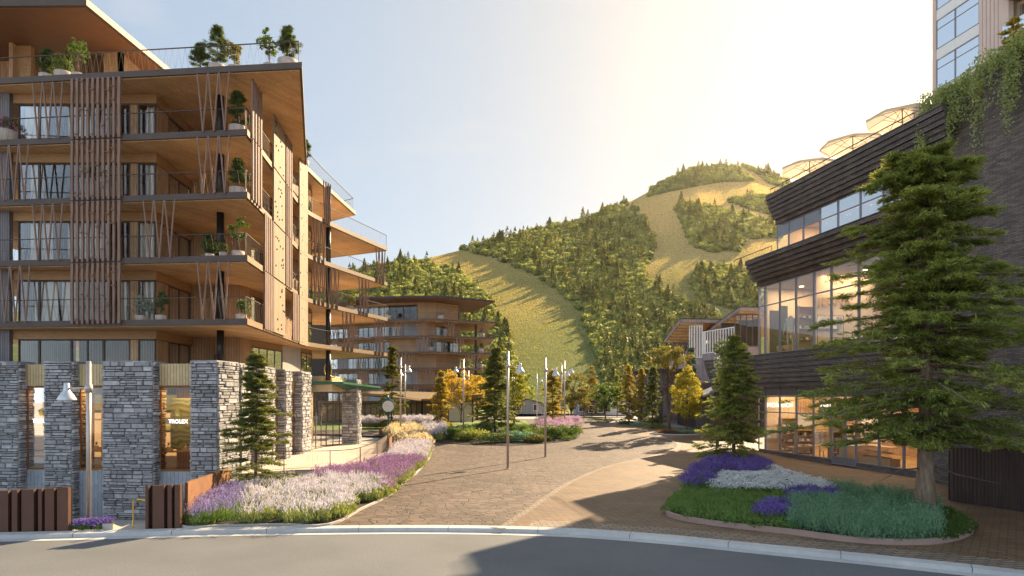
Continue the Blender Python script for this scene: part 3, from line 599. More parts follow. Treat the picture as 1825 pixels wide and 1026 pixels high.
def slope_t(px, py):
    t = np.linspace(0, 1, 400); X, Y, Z = hz(np.full(400, float(px)), t); yy = HOR-(Z-ZC)*F/Y
    i = np.argmax(yy <= py) if (yy <= py).any() else 399
    return t[i]
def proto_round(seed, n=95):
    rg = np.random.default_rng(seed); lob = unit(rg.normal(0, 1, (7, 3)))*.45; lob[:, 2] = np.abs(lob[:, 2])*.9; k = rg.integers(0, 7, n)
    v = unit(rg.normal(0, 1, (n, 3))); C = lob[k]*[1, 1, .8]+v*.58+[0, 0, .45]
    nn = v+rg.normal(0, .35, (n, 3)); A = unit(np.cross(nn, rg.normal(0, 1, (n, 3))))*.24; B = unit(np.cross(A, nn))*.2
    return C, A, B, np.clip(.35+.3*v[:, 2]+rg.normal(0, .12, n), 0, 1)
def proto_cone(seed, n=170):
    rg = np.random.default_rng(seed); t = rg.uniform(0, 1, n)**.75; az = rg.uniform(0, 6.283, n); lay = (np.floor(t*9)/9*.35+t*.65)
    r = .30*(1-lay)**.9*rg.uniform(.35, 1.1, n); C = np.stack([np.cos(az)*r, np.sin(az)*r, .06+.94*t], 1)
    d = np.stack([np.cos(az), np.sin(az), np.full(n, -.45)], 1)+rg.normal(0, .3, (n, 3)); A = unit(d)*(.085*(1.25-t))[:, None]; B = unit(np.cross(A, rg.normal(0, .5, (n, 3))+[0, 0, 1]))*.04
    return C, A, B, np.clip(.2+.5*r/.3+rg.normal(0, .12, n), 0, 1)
def forest():
    rg = np.random.default_rng(5); PR = [proto_round(i) for i in range(5)]; PC = [proto_cone(i+20) for i in range(4)]
    names = dict(left='dark mixed wood filling the slope behind the farther apartment block', centre='broad sunlit wood between the two mown ski runs of the mountain', strip='thin strip of trees on the ridge left of the upper ski run',
                 top='wood on the rounded summit of the mountain', topright='dark trees along the summit right of the highest run', upper='narrow tree island high on the slope below the summit', middle='tree island in the middle of the golden slope', lower='lowest tree island beside the dark shop building')
    tall = []
    for key, poly in FOREST.items():
        xs = [p[0] for p in poly]; ys = [p[1] for p in poly]; Cs, As, Bs, Ts, Ms = [], [], [], [], []
        ar = abs(sum(poly[i-1][0]*poly[i][1]-poly[i][0]*poly[i-1][1] for i in range(len(poly))))/2
        n = int(ar/(18 if key in ('left', 'centre') else 12)); got = 0
        pts = []
        while got < n:
            x, y = rg.uniform(min(xs), max(xs)), rg.uniform(min(ys), max(ys))
            if inside(poly, x, y): pts.append((x, y)); got += 1
        for x, y in pts:
            X, Y, Z = (float(v) for v in hz(np.array([x]), np.array([slope_t(x, y)])))
            kk = (Y/460)**.65; con = rg.uniform() < (.20 if key in ('centre', 'left') else .26)
            if con and rg.uniform() < .24 and Y < 640: tall.append((X, Y, Z)); continue
            if con: P = PC[rg.integers(4)]; s = rg.uniform(5, 11.5)*(.75 if key != 'centre' else 1)*kk
            else: P = PR[rg.integers(5)]; s = rg.uniform(2.0, 3.6)*kk
            a = rg.uniform(0, 6.283); ca, sa = math.cos(a), math.sin(a); Rm = np.array([[ca, sa, 0], [-sa, ca, 0], [0, 0, 1]])
            Cs.append(P[0]@Rm*s+[X, Y, Z-.3]); As.append(P[1]@Rm*s); Bs.append(P[2]@Rm*s); Ts.append(np.clip(P[3]+rg.normal(0, .16), 0, 1)); Ms.append(np.full(len(P[0]), 1 if con else 0))
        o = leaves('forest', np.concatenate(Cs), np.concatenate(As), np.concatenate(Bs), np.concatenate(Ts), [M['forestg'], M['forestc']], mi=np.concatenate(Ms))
        prop(o, names[key], 'forest', kind='stuff')
    # the taller firs one can tell apart stand as trees of their own
    pro = []
    for i in range(4):
        C, A, B, t = proto_cone(40+i, 420); me = leaves('fir_tree', C, A*[1, 1, 1], B, t, M['forestc']); pro.append(me)
    tall = [tall[i] for i in rg.permutation(len(tall))[:250]]
    for i, (X, Y, Z) in enumerate(tall):
        o = pro[i] if i < 4 else pro[i % 4].copy()
        if i >= 4: COL.objects.link(o)
        s = rg.uniform(8, 13)*(Y/460)**.65; o.location = (X, Y, Z-.4); o.scale = (s*rg.uniform(.8, 1.15), s*.95, s); o.rotation_euler = (0, 0, rg.uniform(0, 6))
        prop(o, 'tall fir standing out above the leafy wood on the mountain slope', 'fir tree', 'tall firs in the mountain wood')
forest()

def meadow():
    """standing grass on the mown runs: upright blades that let the low sun through"""
    rg = np.random.default_rng(12); n = 420000
    px = rg.uniform(660, 1440, n); t = rg.uniform(0, 1, n)**.75
    X, Y, Z = hz(px, t); py = HOR-(Z-ZC)*F/Y
    keep = np.ones(n, bool)
    for poly in FOREST.values():
        pl = np.array(poly, float); c = np.zeros(n, bool)
        for i in range(len(pl)):
            (x1, y1), (x2, y2) = pl[i], pl[i-1]
            if y1 == y2: continue
            c ^= ((y1 > py) != (y2 > py)) & (px < (x2-x1)*(py-y1)/(y2-y1)+x1)
        keep &= ~c
    X, Y, Z = X[keep], Y[keep], Z[keep]; n = len(X)
    s = rg.uniform(.22, .46, n)*(Y/420); a = rg.uniform(0, 6.283, n)
    C = np.stack([X, Y, Z+s*.42], 1); A = np.stack([rg.normal(0, .25, n), rg.normal(0, .25, n), np.ones(n)], 1)*(s*.5)[:, None]; B = np.stack([np.cos(a), np.sin(a), np.zeros(n)], 1)*(s*.9)[:, None]
    pn = np.sin(X*.06+np.sin(Y*.03)*2)*.5+np.sin(X*.021-Y*.017)*.5
    hi = np.clip((Z-25)/90, 0, 1)
    o = leaves('meadow_grass', C, A, B, np.clip(hi*.8+.16*pn+rg.normal(.06, .08, n), 0, 1), M['meadow']); prop(o, 'short golden green grass on the open ski runs of the mountain', 'grass', kind='stuff')
M['meadow'] = leafmat('meadow_blades', (.20, .24, .075), (.76, .56, .26), .45, tcol=(1.3, 1.15, .7))
meadow()
# ------------------------------------------------------------------ the apartment building on the left
ZL = [8.23, 11.35, 14.46, 17.54, 20.65]
SIDE = [(p.x, p.y) for p in spline([(-13.0, 31.7), (-13.45, 36), (-13.9, 40), (-14.33, 43.8), (-14.38, 45.4), (-14.1, 47), (-13.4, 49.5), (-12.3, 53), (-11.0, 57.0)], 3)]
FL = (-33, 33.75)
def fy(x): return 31.7+(-13.0-x)*.1025                       # the front edge of the slabs
def sx(y): return float(np.interp(y, [p[1] for p in SIDE], [p[0] for p in SIDE]))
def inset(poly, d):
    """shrink a plan outline"""
    n = len(poly); ar = sum(poly[i][0]*poly[(i+1) % n][1]-poly[(i+1) % n][0]*poly[i][1] for i in range(n)); sg = 1 if ar > 0 else -1; out = []
    for i in range(n):
        p, a, b = Vector(poly[i]), Vector(poly[i-1]), Vector(poly[(i+1) % n]); d1, d2 = (p-a).normalized(), (b-p).normalized()
        n1, n2 = Vector((-d1.y, d1.x))*sg, Vector((-d2.y, d2.x))*sg; m_ = (n1+n2); m_ = m_/max(.3, m_.dot(n1)) if m_.length > 1e-5 else n1
        q = p+m_*d; out.append((q.x, q.y))
    return out
def stone_face(mb, o, u, w, z0, z1, n, seed):
    """a wall face of rough ledge stones, each its own block, standing proud of the core"""
    rg = random.Random(seed); o = Vector(o); u = Vector(u).normalized(); n = Vector(n).normalized(); z = z0
    while z < z1-.03:
        h = min(rg.choice([.09, .12, .16, .20, .25]), z1-z)
        if z1-z-h < .06: h = z1-z
        x = rg.uniform(-.3, 0)
        while x < w:
            l = rg.uniform(.25, .8)*(1 if h < .2 else 1.1); a, b = max(0, x), min(w, x+l)
            if w-b < .12: b = w
            if b-a > .06:
                sub = [(z, h)] if h < .2 or rg.random() > .3 else [(z, h*.45), (z+h*.45, h*.55)]
                for zz, hh in sub:
                    d = rg.uniform(.05, .13); g = .014; e = .034
                    p = o+u*(a+g)+Vector((0, 0, zz+g)); A = u*(b-a-2*g); H = Vector((0, 0, hh-2*g)); jj = [Vector((0, 0, rg.uniform(-.012, .012)))+u*rg.uniform(-.015, .015) for _ in range(4)]
                    base = [p+jj[0]*.5, p+A+jj[1]*.5, p+A+H+jj[2]*.5, p+H+jj[3]*.5]; c = p+A/2+H/2
                    top = [q+(c-q).normalized()*e+n*(d+rg.uniform(-.015, .015)) for q in base]; mid = [q+n*d*.55 for q in base]
                    t = rg.choice([.3, .42, .5, .55, .62, .72, .85])+rg.uniform(-.08, .08)
                    mb.add(base+mid+top, [(0, 1, 5, 4), (1, 2, 6, 5), (2, 3, 7, 6), (3, 0, 4, 7), (4, 5, 9, 8), (5, 6, 10, 9), (6, 7, 11, 10), (7, 4, 8, 11), (8, 9, 10, 11)], t)
            x = b
            if x >= w-1e-6: break
        z += h
def stone_pier(parent, p0, p1, depth, z0, z1, inward, seed, faces='fsl', label=None):
    """a pier whose stone front runs from p0 to p1; inward is the plan vector of its depth"""
    mb = MB(); p0, p1, iv = Vector((p0[0], p0[1], 0)), Vector((p1[0], p1[1], 0)), Vector((inward[0], inward[1], 0)).normalized()
    u = (p1-p0); L = u.length; u = u.normalized(); e = .03
    q0, q1 = p0+u*e+iv*e, p1-u*e+iv*e
    mb.prism([(q0.x, q0.y), (q1.x, q1.y), ((q1+iv*(depth-2*e)).x, (q1+iv*(depth-2*e)).y), ((q0+iv*(depth-2*e)).x, (q0+iv*(depth-2*e)).y)], z0, z1-.03, m=1)
    def z(v): return Vector((v.x, v.y, 0))
    if 'f' in faces: stone_face(mb, z(p0+iv*e), u, L, z0, z1, -iv, seed)
    if 's' in faces: stone_face(mb, z(p1-u*e), iv, depth, z0, z1, u, seed+1)
    if 'l' in faces: stone_face(mb, z(p0+u*e+iv*depth), -iv, depth, z0, z1, -u, seed+2)
    # capping stones
    rg = random.Random(seed+3); x = 0
    while x < L-.05:
        l = min(rg.uniform(.4, .8), L-x)
        if L-x-l < .2: l = L-x
        a = p0+u*x-iv*.05; mb.para((a.x, a.y, z1-.03), tuple(u*(l-.015)), tuple(iv*(depth+.1)), (0, 0, rg.uniform(.06, .1)), rg.uniform(.3, .7)); x += l
    return mb.build('stone_pier', [M['stone'], M['mortar']], parent)
def railing(parent, pts, zf, seed=0, infill=True, h=1.08, name='railing', dense=.34, mt='rail'):
    """posts, a handrail and zigzag wires along a plan line"""
    mb = MB(); P3 = [Vector((p[0], p[1], zf)) for p in pts]; up = Vector((0, 0, 1))
    for a, b in zip(P3, P3[1:]): mb.beam(a+up*h, b+up*h, .05, .04)
    mb.tube([P3[0], P3[0]+up*h], .018, 4); mb.tube([P3[-1], P3[-1]+up*h], .018, 4)
    if infill:
        acc = 0; k = 0
        for a, b in zip(P3, P3[1:]):
            L = (b-a).length; d = (b-a)/L; x = 0
            while x < L-.02:
                x2 = min(x+dense/2, L); lo, hi = (a+d*x, a+d*x2+up*h) if k % 2 == 0 else (a+d*x2, a+d*x+up*h)
                mb.tube([lo, hi], .0045, 3, cap=False); x = x2; k += 1
    return mb.build(name, M[mt], parent)
def vstruts(parent, at, z0, z1, s=.55, r=.042, mt='post', nm='strut_screen'):
    """three leaning V pairs between two slabs; at(i) gives the plan point of step i"""
    mb = MB(); rg = random.Random(int(z0*10)+int(abs(at(0)[0])*7))
    for i, (t, b) in enumerate([(0, .52), (1, .5), (1.05, 1.56), (2, 1.54), (2.06, 2.58), (3, 2.56)]):
        p, q = at(t*s), at(b*s); mb.tube([(p[0], p[1], z1+.02), ((p[0]+q[0])/2+rg.uniform(-.02, .02), (p[1]+q[1])/2, (z0+z1)/2), (q[0], q[1], z0-.02)], [r*rg.uniform(.9, 1.1), r, r*rg.uniform(.9, 1.1)], 6)
    return mb.build(nm, M[mt], parent)
def front_at(x0): return lambda d: (x0+d, fy(x0+d)-.07)
def pts_screen(parent, z0, z1):
    """the tall screen of rough posts with stub pegs on the front"""
    mb = MB(); rg = random.Random(7); x0 = -22.17
    for i in range(10):
        x = x0+.28*i-.0; y = fy(x)-.10; w = rg.uniform(.105, .13)
        n = 6; px = x
        for k in range(n):
            a, b = z0+(z1-z0)*k/n, z0+(z1-z0)*(k+1)/n; nx = x+rg.uniform(-.012, .012); ww = w*rg.uniform(.92, 1.08)
            mb.add([(px-ww/2, y-.06, a), (px+ww/2, y-.06, a), (px+ww/2, y+.05, a), (px-ww/2, y+.05, a), (nx-ww/2, y-.06, b), (nx+ww/2, y-.06, b), (nx+ww/2, y+.05, b), (nx-ww/2, y+.05, b)],
                   [(0, 1, 5, 4), (1, 2, 6, 5), (2, 3, 7, 6), (3, 0, 4, 7)]+([(0, 3, 2, 1)] if k == 0 else [])+([(4, 5, 6, 7)] if k == n-1 else []), rg.uniform(.2, .8)); px = nx
    for i, f in ((1, .07), (2, .95), (2, .48), (3, .46), (4, .80), (4, .06), (5, .57), (6, .2), (6, .46), (7, .3), (7, .78), (8, .84), (8, .62)):
        x = x0+.28*i; z = z0+(z1-z0)*f; y = fy(x)-.16
        mb.tube([(x-.115, y-.03, z), (x+.03, y-.02, z+.015)], [.03, .036], 6)
    return mb.build('post_screen', M['post'], parent)
def side_posts(parent, ya, yb, n, z0, z1, m='post', w=.09):
    mb = MB(); rg = random.Random(int(ya*10+z0))
    for i in range(n):
        y = ya+(yb-ya)*(i+.5)/n; x = sx(y)+.07; d = .16
        mb.cbox((x, y, (z0+z1)/2), w*rg.uniform(.9, 1.1), d, z1-z0+.05, rz=rg.uniform(-.15, .15), t=rg.uniform(.2, .8))
    return mb.build('post_row', M[m], parent)
def holed_screen(parent, ya, yb, z0, z1, slats, seed):
    """pale timber screen of tight slats with dark round holes"""
    mb = MB(); rg = random.Random(seed); n = slats
    for i in range(n):
        a, b = ya+(yb-ya)*i/n, ya+(yb-ya)*(i+1)/n; g = .012
        p, q = Vector((sx(a+g)+.10, a+g, z0)), Vector((sx(b-g)+.10, b-g, z0)); mb.para(p, q-p, (-.09, 0, 0), (0, 0, z1-z0), rg.uniform(.3, .7))
    for k in range(int((z1-z0)*4.2)):
        y = rg.uniform(ya+.15, yb-.15); z = rg.uniform(z0+.15, z1-.15); x = sx(y)+.105
        mb.tube([(x-.02, y, z), (x+.035, y, z)], [.06, .055], 8, m=1)
    return mb.build('holed_screen', [M['screen'], M['dark']], parent)
def window_bay(parent, p, q, z0, z1, mull=1, gm='glass', fm='bronze', w=.055, trans=None, name='window'):
    """a framed pane standing between plan points p and q"""
    mb = MB(); P, Q = Vector((p[0], p[1], 0)), Vector((q[0], q[1], 0)); d = (Q-P).normalized(); up = Vector((0, 0, 1))
    for k in range(mull+1):
        c = P.lerp(Q, k/mull)
        c = c+d*(w/2 if k == 0 else -w/2 if k == mull else 0)
        mb.beam(c+up*z0, c+up*z1, w, .09)
    zs = [z0+w/2, z1-w/2]+([trans] if trans else [])
    for z in zs: mb.beam(P+d*w+up*z, Q-d*w+up*z, .085, w*.95)
    f = mb.build(name, M[fm], parent)
    g = MB(); n_ = d.cross(up)*.006; g.para(P+d*w*.5+up*(z0+w*.5)-n_, Q-P-d*w, n_*2, up*(z1-z0-w)); g.build('pane', M[gm], f)
    return f
def curtain(parent, p, q, z0, z1, seed, m='curtain'):
    mb = MB(); P, Q = Vector((p[0], p[1], 0)), Vector((q[0], q[1], 0)); L = (Q-P).length; d = (Q-P)/L; nn = d.cross(Vector((0, 0, 1))); n = max(6, int(L/.05)); vs = []
    rg = random.Random(seed); ph = rg.uniform(0, 6)
    for i in range(n+1):
        s = L*i/n; o = math.sin(s*26+ph)*.035+math.sin(s*11+ph*2)*.02; c = P+d*s+nn*o
        vs += [(c.x, c.y, z0), (c.x+rg.uniform(-.006, .006), c.y, z1)]
    mb.add(vs, [(2*i, 2*i+2, 2*i+3, 2*i+1) for i in range(n)]); return mb.build('curtain', M[m], parent, True)
def wall(parent, p, q, z0, z1, m='clad', th=.14, name='wall', dz=0):
    mb = MB(); P, Q = Vector((p[0], p[1], z0)), Vector((q[0], q[1], z0)); d = (Q-P).normalized(); nn = Vector((-d.y, d.x, 0))
    mb.para(P, Q-P, nn*th, (0, 0, z1-z0)); return mb.build(name, M[m], parent)
def build_left():
    B = thing('apartment_building', 'large timber apartment building on the left with stone plinth and wide balcony slabs', 'building', (-18, 34, 0))
    poly = [FL]+SIDE+[(-17, 60), (-33, 58)]
    p5 = [(-33, 33.6), (-10.2, 31.35), (-13.75, 43.2), (-14.45, 45.2), (-14.3, 49), (-13.75, 56.8), (-18, 60), (-33, 58)]
    for k, z in enumerate(ZL):
        pl = poly if k < 4 else p5
        mb = MB(); mb.prism(pl, z-.30, z); s = mb.build('slab', M['bronze'], B)
        for p in s.data.polygons:                              # the return sides of the slab edge take the tan material
            pass
        s.data.materials.append(M['tan'])
        for p in s.data.polygons:
            if p.normal.x > .5 and abs(p.normal.z) < .1: p.material_index = 1
        mb = MB(); mb.prism(inset(pl, .12), z-.345, z-.304); mb.build('soffit', M['soffit'], s)
        mb = MB(); mb.prism(inset(pl, .10), z+.003, z+.012); mb.build('deck', M['deck'], s)
    env = [(-26.1, 34.3), (-18.8, 34.1), (-19.1, 38.5), (-16.15, 38.5), (-15.6, 44), (-15.25, 46.5), (-15.2, 49.0), (-17.5, 52), (-30, 53)]
    rg = random.Random(3)
    for k in range(5):                                          # storeys: 0 above the stone, 1-4 between slabs
        z0 = 4.5 if k == 0 else ZL[k-1]; z1 = ZL[k]-.345; zc = z1
        wall(B, (-36, 33.9), (-26.3, 33.75), z0, zc, 'cladgrey', .25)
        wall(B, (-26.0, 38.75), (-19.3, 38.75), z0, zc, 'clad', .15)
        wall(B, (-26.15, 34.35), (-26.15, 38.7), z0, zc, 'clad', .14)
        b = MB(); b.box(-26.25, -18.72, 33.95, 34.3, z1-.48, z1-.005); b.para((-18.72, 34.31, z1-.48), (-.28, 4.3, 0), (-.3, 0, 0), (0, 0, .475)); b.build('beam', M['beam'], B)
        X = [-26.1, -25.0, -23.3, -21.6, -20.2, -19.75, -18.85]
        zt = z1-.49
        for i in range(6):
            if i == 4: continue
            window_bay(B, (X[i], 34.15), (X[i+1], 34.15), z0+.02, zt, 1 if i != 2 else 2)
        wall(B, (X[4]+.02, 34.1), (X[5]-.02, 34.1), z0, zt, 'clad', .12)
        # curtains, different on every floor
        for a, c in {0: [], 1: [(-25.4, -24.1), (-23.9, -23.1), (-20.9, -20.3), (-19.6, -18.95)], 2: [(-25.6, -24.4), (-23.6, -21.7), (-19.9, -18.95)], 3: [(-25.6, -24.9), (-21.9, -20.7), (-19.4, -18.9)], 4: [(-25.9, -24.6), (-23.6, -22.2), (-21.5, -21.0), (-19.4, -18.9)]}[k]:
            curtain(B, (a, 34.32), (c, 34.32), z0+.05, zt, k*10+int(a))
        # the return and the wall facing the street
        wall(B, (-18.85, 34.3), (-18.95, 35.6), z0, zt, 'clad', .12)
        window_bay(B, (-18.96, 35.6), (-19.12, 38.2), z0+.02, zt, 2, 'glass')
        wall(B, (-19.1, 38.35), (-17.75, 38.35), z0, zc, 'clad', .3)
        window_bay(B, (-17.75, 38.45), (-17.05, 38.45), z0+.02, z0+2.35, 1); wall(B, (-17.74, 38.45), (-17.06, 38.45), z0+2.36, zc, 'clad', .12)
        wall(B, (-17.05, 38.35), (-16.15, 38.35), z0, zc, 'clad', .3)
        wall(B, (-16.15, 38.36), (-16.0, 39.6), z0, zc, 'clad', .14)
        window_bay(B, (-16.05, 39.6), (-15.66, 43.9), z0+.4, zc-.42, 4, 'glass'); wall(B, (-16.05, 39.62), (-15.66, 43.88), zc-.41, zc, 'beam', .2); wall(B, (-16.05, 39.62), (-15.66, 43.88), z0, z0+.39, 'clad', .2)
        wall(B, (-15.6, 43.9), (-15.25, 46.6), z0, zc, 'conc' if k == 0 else 'clad', .2)
        window_bay(B, (-15.25, 46.6), (-15.2, 49.0), z0+.1, zc-.3, 2, 'glass'); wall(B, (-15.25, 46.62), (-15.2, 48.98), zc-.29, zc, 'beam', .2)
        wall(B, (-15.2, 49.0), (-17.5, 52), z0, zc, 'clad', .2); wall(B, (-17.5, 52), (-30, 53), z0, zc, 'clad', .2)
        mb = MB(); mb.prism([(-26, 34.4), (-19.3, 34.4), (-19.3, 38.3), (-26, 38.6)], z0+.016, z0+.04); mb.build('floor', M['oak'], B)
        # black round columns
        zb = 5.9 if k == 0 else z0
        for cx, cy in ((-15.45, 34.2), (-13.95, 49.0)):
            if k == 0 and cy > 40: zb = 5.6
            mb = MB(); mb.tube([(cx, cy, zb), (cx, cy, zc+.02)], .19, 20); mb.build('column', M['black'], B, True)
        if k == 0: continue
        pts_screen(B, z0-.18, z1+.08)
        for px in {1: (0, 351), 2: (58, 255), 3: (-2, 351), 4: (58, 351)}[k]:
            vstruts(B, front_at(30.37*((px+2-CX)/F)/(1+.1025*(px+2-CX)/F)), z0-.05, z1)
        # side screens
        if k >= 3: side_posts(B, 32.1, 34.0, 4, z0-.2, z1+.05); holed_screen(B, 36.3, 38.9, z0-.2, z1+.05, 8, k*3)
        else: side_posts(B, 34.4, 36.2, 5, z0-.2, z1+.05); holed_screen(B, 36.3, 38.9, z0-.2, z1+.05, 8, k*3)
        if k == 1: side_posts(B, 41.0, 42.8, 4, z0-.2, z1+.05)
        else: side_posts(B, 39.1, 40.9, 4, z0-.2, z1+.05)
        holed_screen(B, 43.0, 45.2, z0-.33, z1+.05, 1, k*5+1)
        # rear wing struts
        def rear(y0): return lambda d: (sx(y0+d)+.05, y0+d)
        for y0, s_ in {4: [(47.6, .3)], 3: [(46.2, .55), (55.0, .5)], 2: [(46.2, .55), (48.0, .55), (52.4, .5)], 1: [(50.1, .55), (54.8, .55)]}[k]:
            vstruts(B, rear(y0), z0-.3, z1, s_, .05)
        railing(B, [(-33, fy(-33)+.1), (-13.12, fy(-13.12)+.1)], z0)
        railing(B, [(p[0]-.1, p[1]) for p in SIDE], z0, dense=.28)
    railing(B, [(-33, 33.75), (-10.4, 31.5)], ZL[4]); railing(B, [(-14.5, 45.4), (-14.4, 49), (-13.9, 56.5), (-17.5, 59)], ZL[4], dense=.28)
    # penthouse under its own wide roof
    z = 24.35
    mb = MB(); mb.prism([(-40, 33.2), (-21.7, 32.9), (-20.7, 46), (-40, 46)], z, z+.34); r = mb.build('roof', M['bronze'], B); r.data.materials.append(M['tan'])
    for p in r.data.polygons:
        if p.normal.x > .5: p.material_index = 1
    mb = MB(); mb.prism([(-39.9, 33.35), (-21.85, 33.05), (-20.9, 45.8), (-39.9, 45.8)], z-.045, z-.004); mb.build('roof_soffit', M['roofu'], r)
    wall(B, (-40, 38.3), (-28.2, 38.3), ZL[4], z-.05, 'clad', .2); wall(B, (-28.1, 36.3), (-28.1, 38.3), ZL[4], z-.05, 'clad', .2)
    wall(B, (-28.1, 36.6), (-27.3, 36.6), ZL[4], z-.05, 'beam', .3)
    window_bay(B, (-27.2, 37.8), (-23.7, 37.8), ZL[4]+.02, z-.06, 3)
    wall(B, (-23.6, 37.3), (-22.6, 37.3), ZL[4], z-.05, 'beam', .3); wall(B, (-22.6, 37.3), (-22.6, 44), ZL[4], z-.05, 'clad', .2); wall(B, (-27.2, 42), (-22.8, 42), ZL[4], z-.05, 'dark', .2)
    # stone shop fronts at street level
    def fr(px): r = (px-CX)/F; x = 29.49*r/(1+.1*r); return (x, 30.9+(-14.1-x)*.10)
    zt = 6.08; iv = (.1, .995)
    for i, (a, b) in enumerate(((-260, 33), (79, 128), (183, 273), (340, 388))):
        pa, pb = fr(a), fr(b); stone_pier(B, pa, pb, .95 if b < 380 else 1.9, -1.6, zt, iv, 100+i*7, 'fsl' if i else 'fs')
    mb = MB(); mb.prism([(-26.5, 33.1), (-14.9, 31.95), (-15.1, 38.4), (-27, 38.6)], 5.55, 5.85); mb.build('plinth_roof', M['conc'], B)
    for i, (a, b, word) in enumerate(((33, 79, 1), (128, 183, 0), (273, 340, 1))):
        pa, pb = Vector(fr(a)), Vector(fr(b)); d = (pb-pa).normalized(); n_ = Vector((-d.y, d.x)); o = pa+n_*.40; e = pb+n_*.40
        def pt(s, q=0): v = o+d*s+n_*q; return (v.x, v.y)
        L = (e-o).length
        wall(B, pt(0), pt(L), 4.93, 6.0, 'pale', .2, 'timber_panel'); wall(B, pt(0), pt(L), -1.6, .72, 'greyboard', .2, 'plinth_panel')
        sw = window_bay(B, pt(.02, .06), pt(L-.02, .06), .74, 4.91, 1, 'bronzeglass', 'corten', .09, name='shop_window')
        wall(B, pt(-.5, 2.2), pt(L+.5, 2.2), .2, 5.5, 'clad', .1, 'shop_back_wall')
        if i == 2:
            mb = MB(); q = pt(.12, .75); q2 = pt(L-.38, .75); mb.para((q[0], q[1], 1.75), (q2[0]-q[0], q2[1]-q[1], 0), (0, .06, 0), (0, 0, 2.55))
            mb.build('display_panel', M['showcase'], B)
        mb = MB(); q, q2 = pt(.1, .35), pt(L-.1, .35); mb.para((q[0], q[1], 1.62), (q2[0]-q[0], q2[1]-q[1], 0), (0, .5, 0), (0, 0, .06))
        mb.build('display_shelf', M['oak'], B)
        la = bpy.data.lights.new('display_light', 'AREA'); la.size = .8; la.energy = 20; la.color = (1, .78, .5); lo = bpy.data.objects.new('display_light', la); COL.objects.link(lo); q = pt(L/2, .55); lo.location = (q[0]-B.location.x, q[1]-B.location.y, 4.8); lo.parent = B
        if word:
            c = pt(L*(.52 if i == 2 else .62), .03)
            sign('sign_lettering', 'TROLEX', .27, (c[0], c[1], 3.08), (d.x, d.y, 0), M['ltext'], B)
            cr_ = MB(); u = Vector((d.x, d.y, 0)); c3 = Vector((c[0], c[1], 3.45))
            for q in range(-2, 3):
                tip = c3+u*(q*.085)+Vector((0, 0, .32-abs(q)*.035)); bt = c3+u*(q*.045)
                cr_.tube([bt, tip], [.03, .012], 5); cr_.tube([tip-Vector((0, 0, .02)), tip+Vector((0, 0, .03))], [.022, .022], 6)
            cr_.beam(c3-u*.11, c3+u*.11, .03, .05); cr_.build('crown_emblem', M['gold'], B)
    # side piers stepping back toward the entrance
    def sp(y): return -14.1-.031*(y-30.9)
    for i, (ya, yb) in enumerate(((33.7, 35.0), (36.3, 39.0), (41.0, 42.2), (44.5, 46.8))):
        stone_pier(B, (sp(ya)-1.0, ya), (sp(ya), ya), yb-ya, -.5, zt, (-.031, 1), 200+i*9, 'fs')
    for ya, yb in ((32.9, 33.7), (35.0, 36.3), (39.0, 41.0), (42.2, 44.5)):
        wall(B, (sp(ya)-.5, ya+.05), (sp(yb)-.5, yb-.05), 4.6, 5.95, 'pale', .12, 'timber_panel')
        window_bay(B, (sp(ya)-.5, ya+.03), (sp(yb)-.5, yb-.03), .45, 4.58, 1, 'bronzeglass', 'corten', .08, name='shop_window')
    # entrance: glass, green canopy, last stone pillar
    stone_pier(B, (-14.15, 53.6), (-12.9, 53.6), 1.5, .35, 5.75, (0, 1), 301, 'fs')
    gpts = [(-15.0, 47.0), (-14.9, 49.0), (-14.75, 51.2), (-14.3, 53.5)]
    for a, b in zip(gpts, gpts[1:]): window_bay(B, a, b, .42, 4.75, 2, 'shopglass', 'bronze', .05, name='entrance_glazing')
    mb = MB(); mb.box(-16.4, -13.75, 49.3, 53.4, 4.78, 5.95); mb.build('entrance_parapet', M['plaster'], B)
    mb = MB(); mb.box(-21, -15.6, 50.5, 50.7, .4, 4.8); mb.build('lobby_wall', M['plaster'], B)
    la = bpy.data.lights.new('lobby_light', 'AREA'); la.size = 2; la.energy = 90; la.color = (1, .75, .46); lo = bpy.data.objects.new('lobby_light', la); COL.objects.link(lo); lo.location = (-16.3-B.location.x, 49-B.location.y, 4.7); lo.parent = B
    mb = MB(); A = [(-15.3, 48.4), (-12.9, 49.3), (-12.1, 59.5), (-16.5, 59.5)]; zt_ = [5.52, 5.52, 5.3, 5.3]
    top = [(p[0], p[1], z_) for p, z_ in zip(A, zt_)]; lip = [(p[0], p[1], z_-.16) for p, z_ in zip(A, zt_)]; apex = (-14.0, 56, 4.62)
    mb.add(top+lip+[apex], [(0, 1, 2, 3), (0, 4, 5, 1), (1, 5, 6, 2), (2, 6, 7, 3), (3, 7, 4, 0), (4, 8, 5), (5, 8, 6), (6, 8, 7), (7, 8, 4)]); mb.build('entrance_canopy', M['green'], B)
    mb = MB()
    for cx in (-14.0, -13.62):
        pts = [(cx+.27*math.cos(a), 49.1, 6.42+.5*math.sin(a)-(0.08 if cx > -13.9 else 0)) for a in np.linspace(.6 if cx > -13.9 else 0, 6.28-(.4 if cx > -13.9 else 0), 26)]; mb.tube(pts, .045, 6)
    mb.tube([(-13.8, 49.12, 5.5), (-13.8, 49.12, 5.95)], .03, 6); mb.build('ring_emblem', M['gold'], B)
    sign('sign_lettering', 'DE TINSON', .36, (-13.75, 49.0, 5.56), (1, .1, 0), M['gold'], B, .05)
    return B
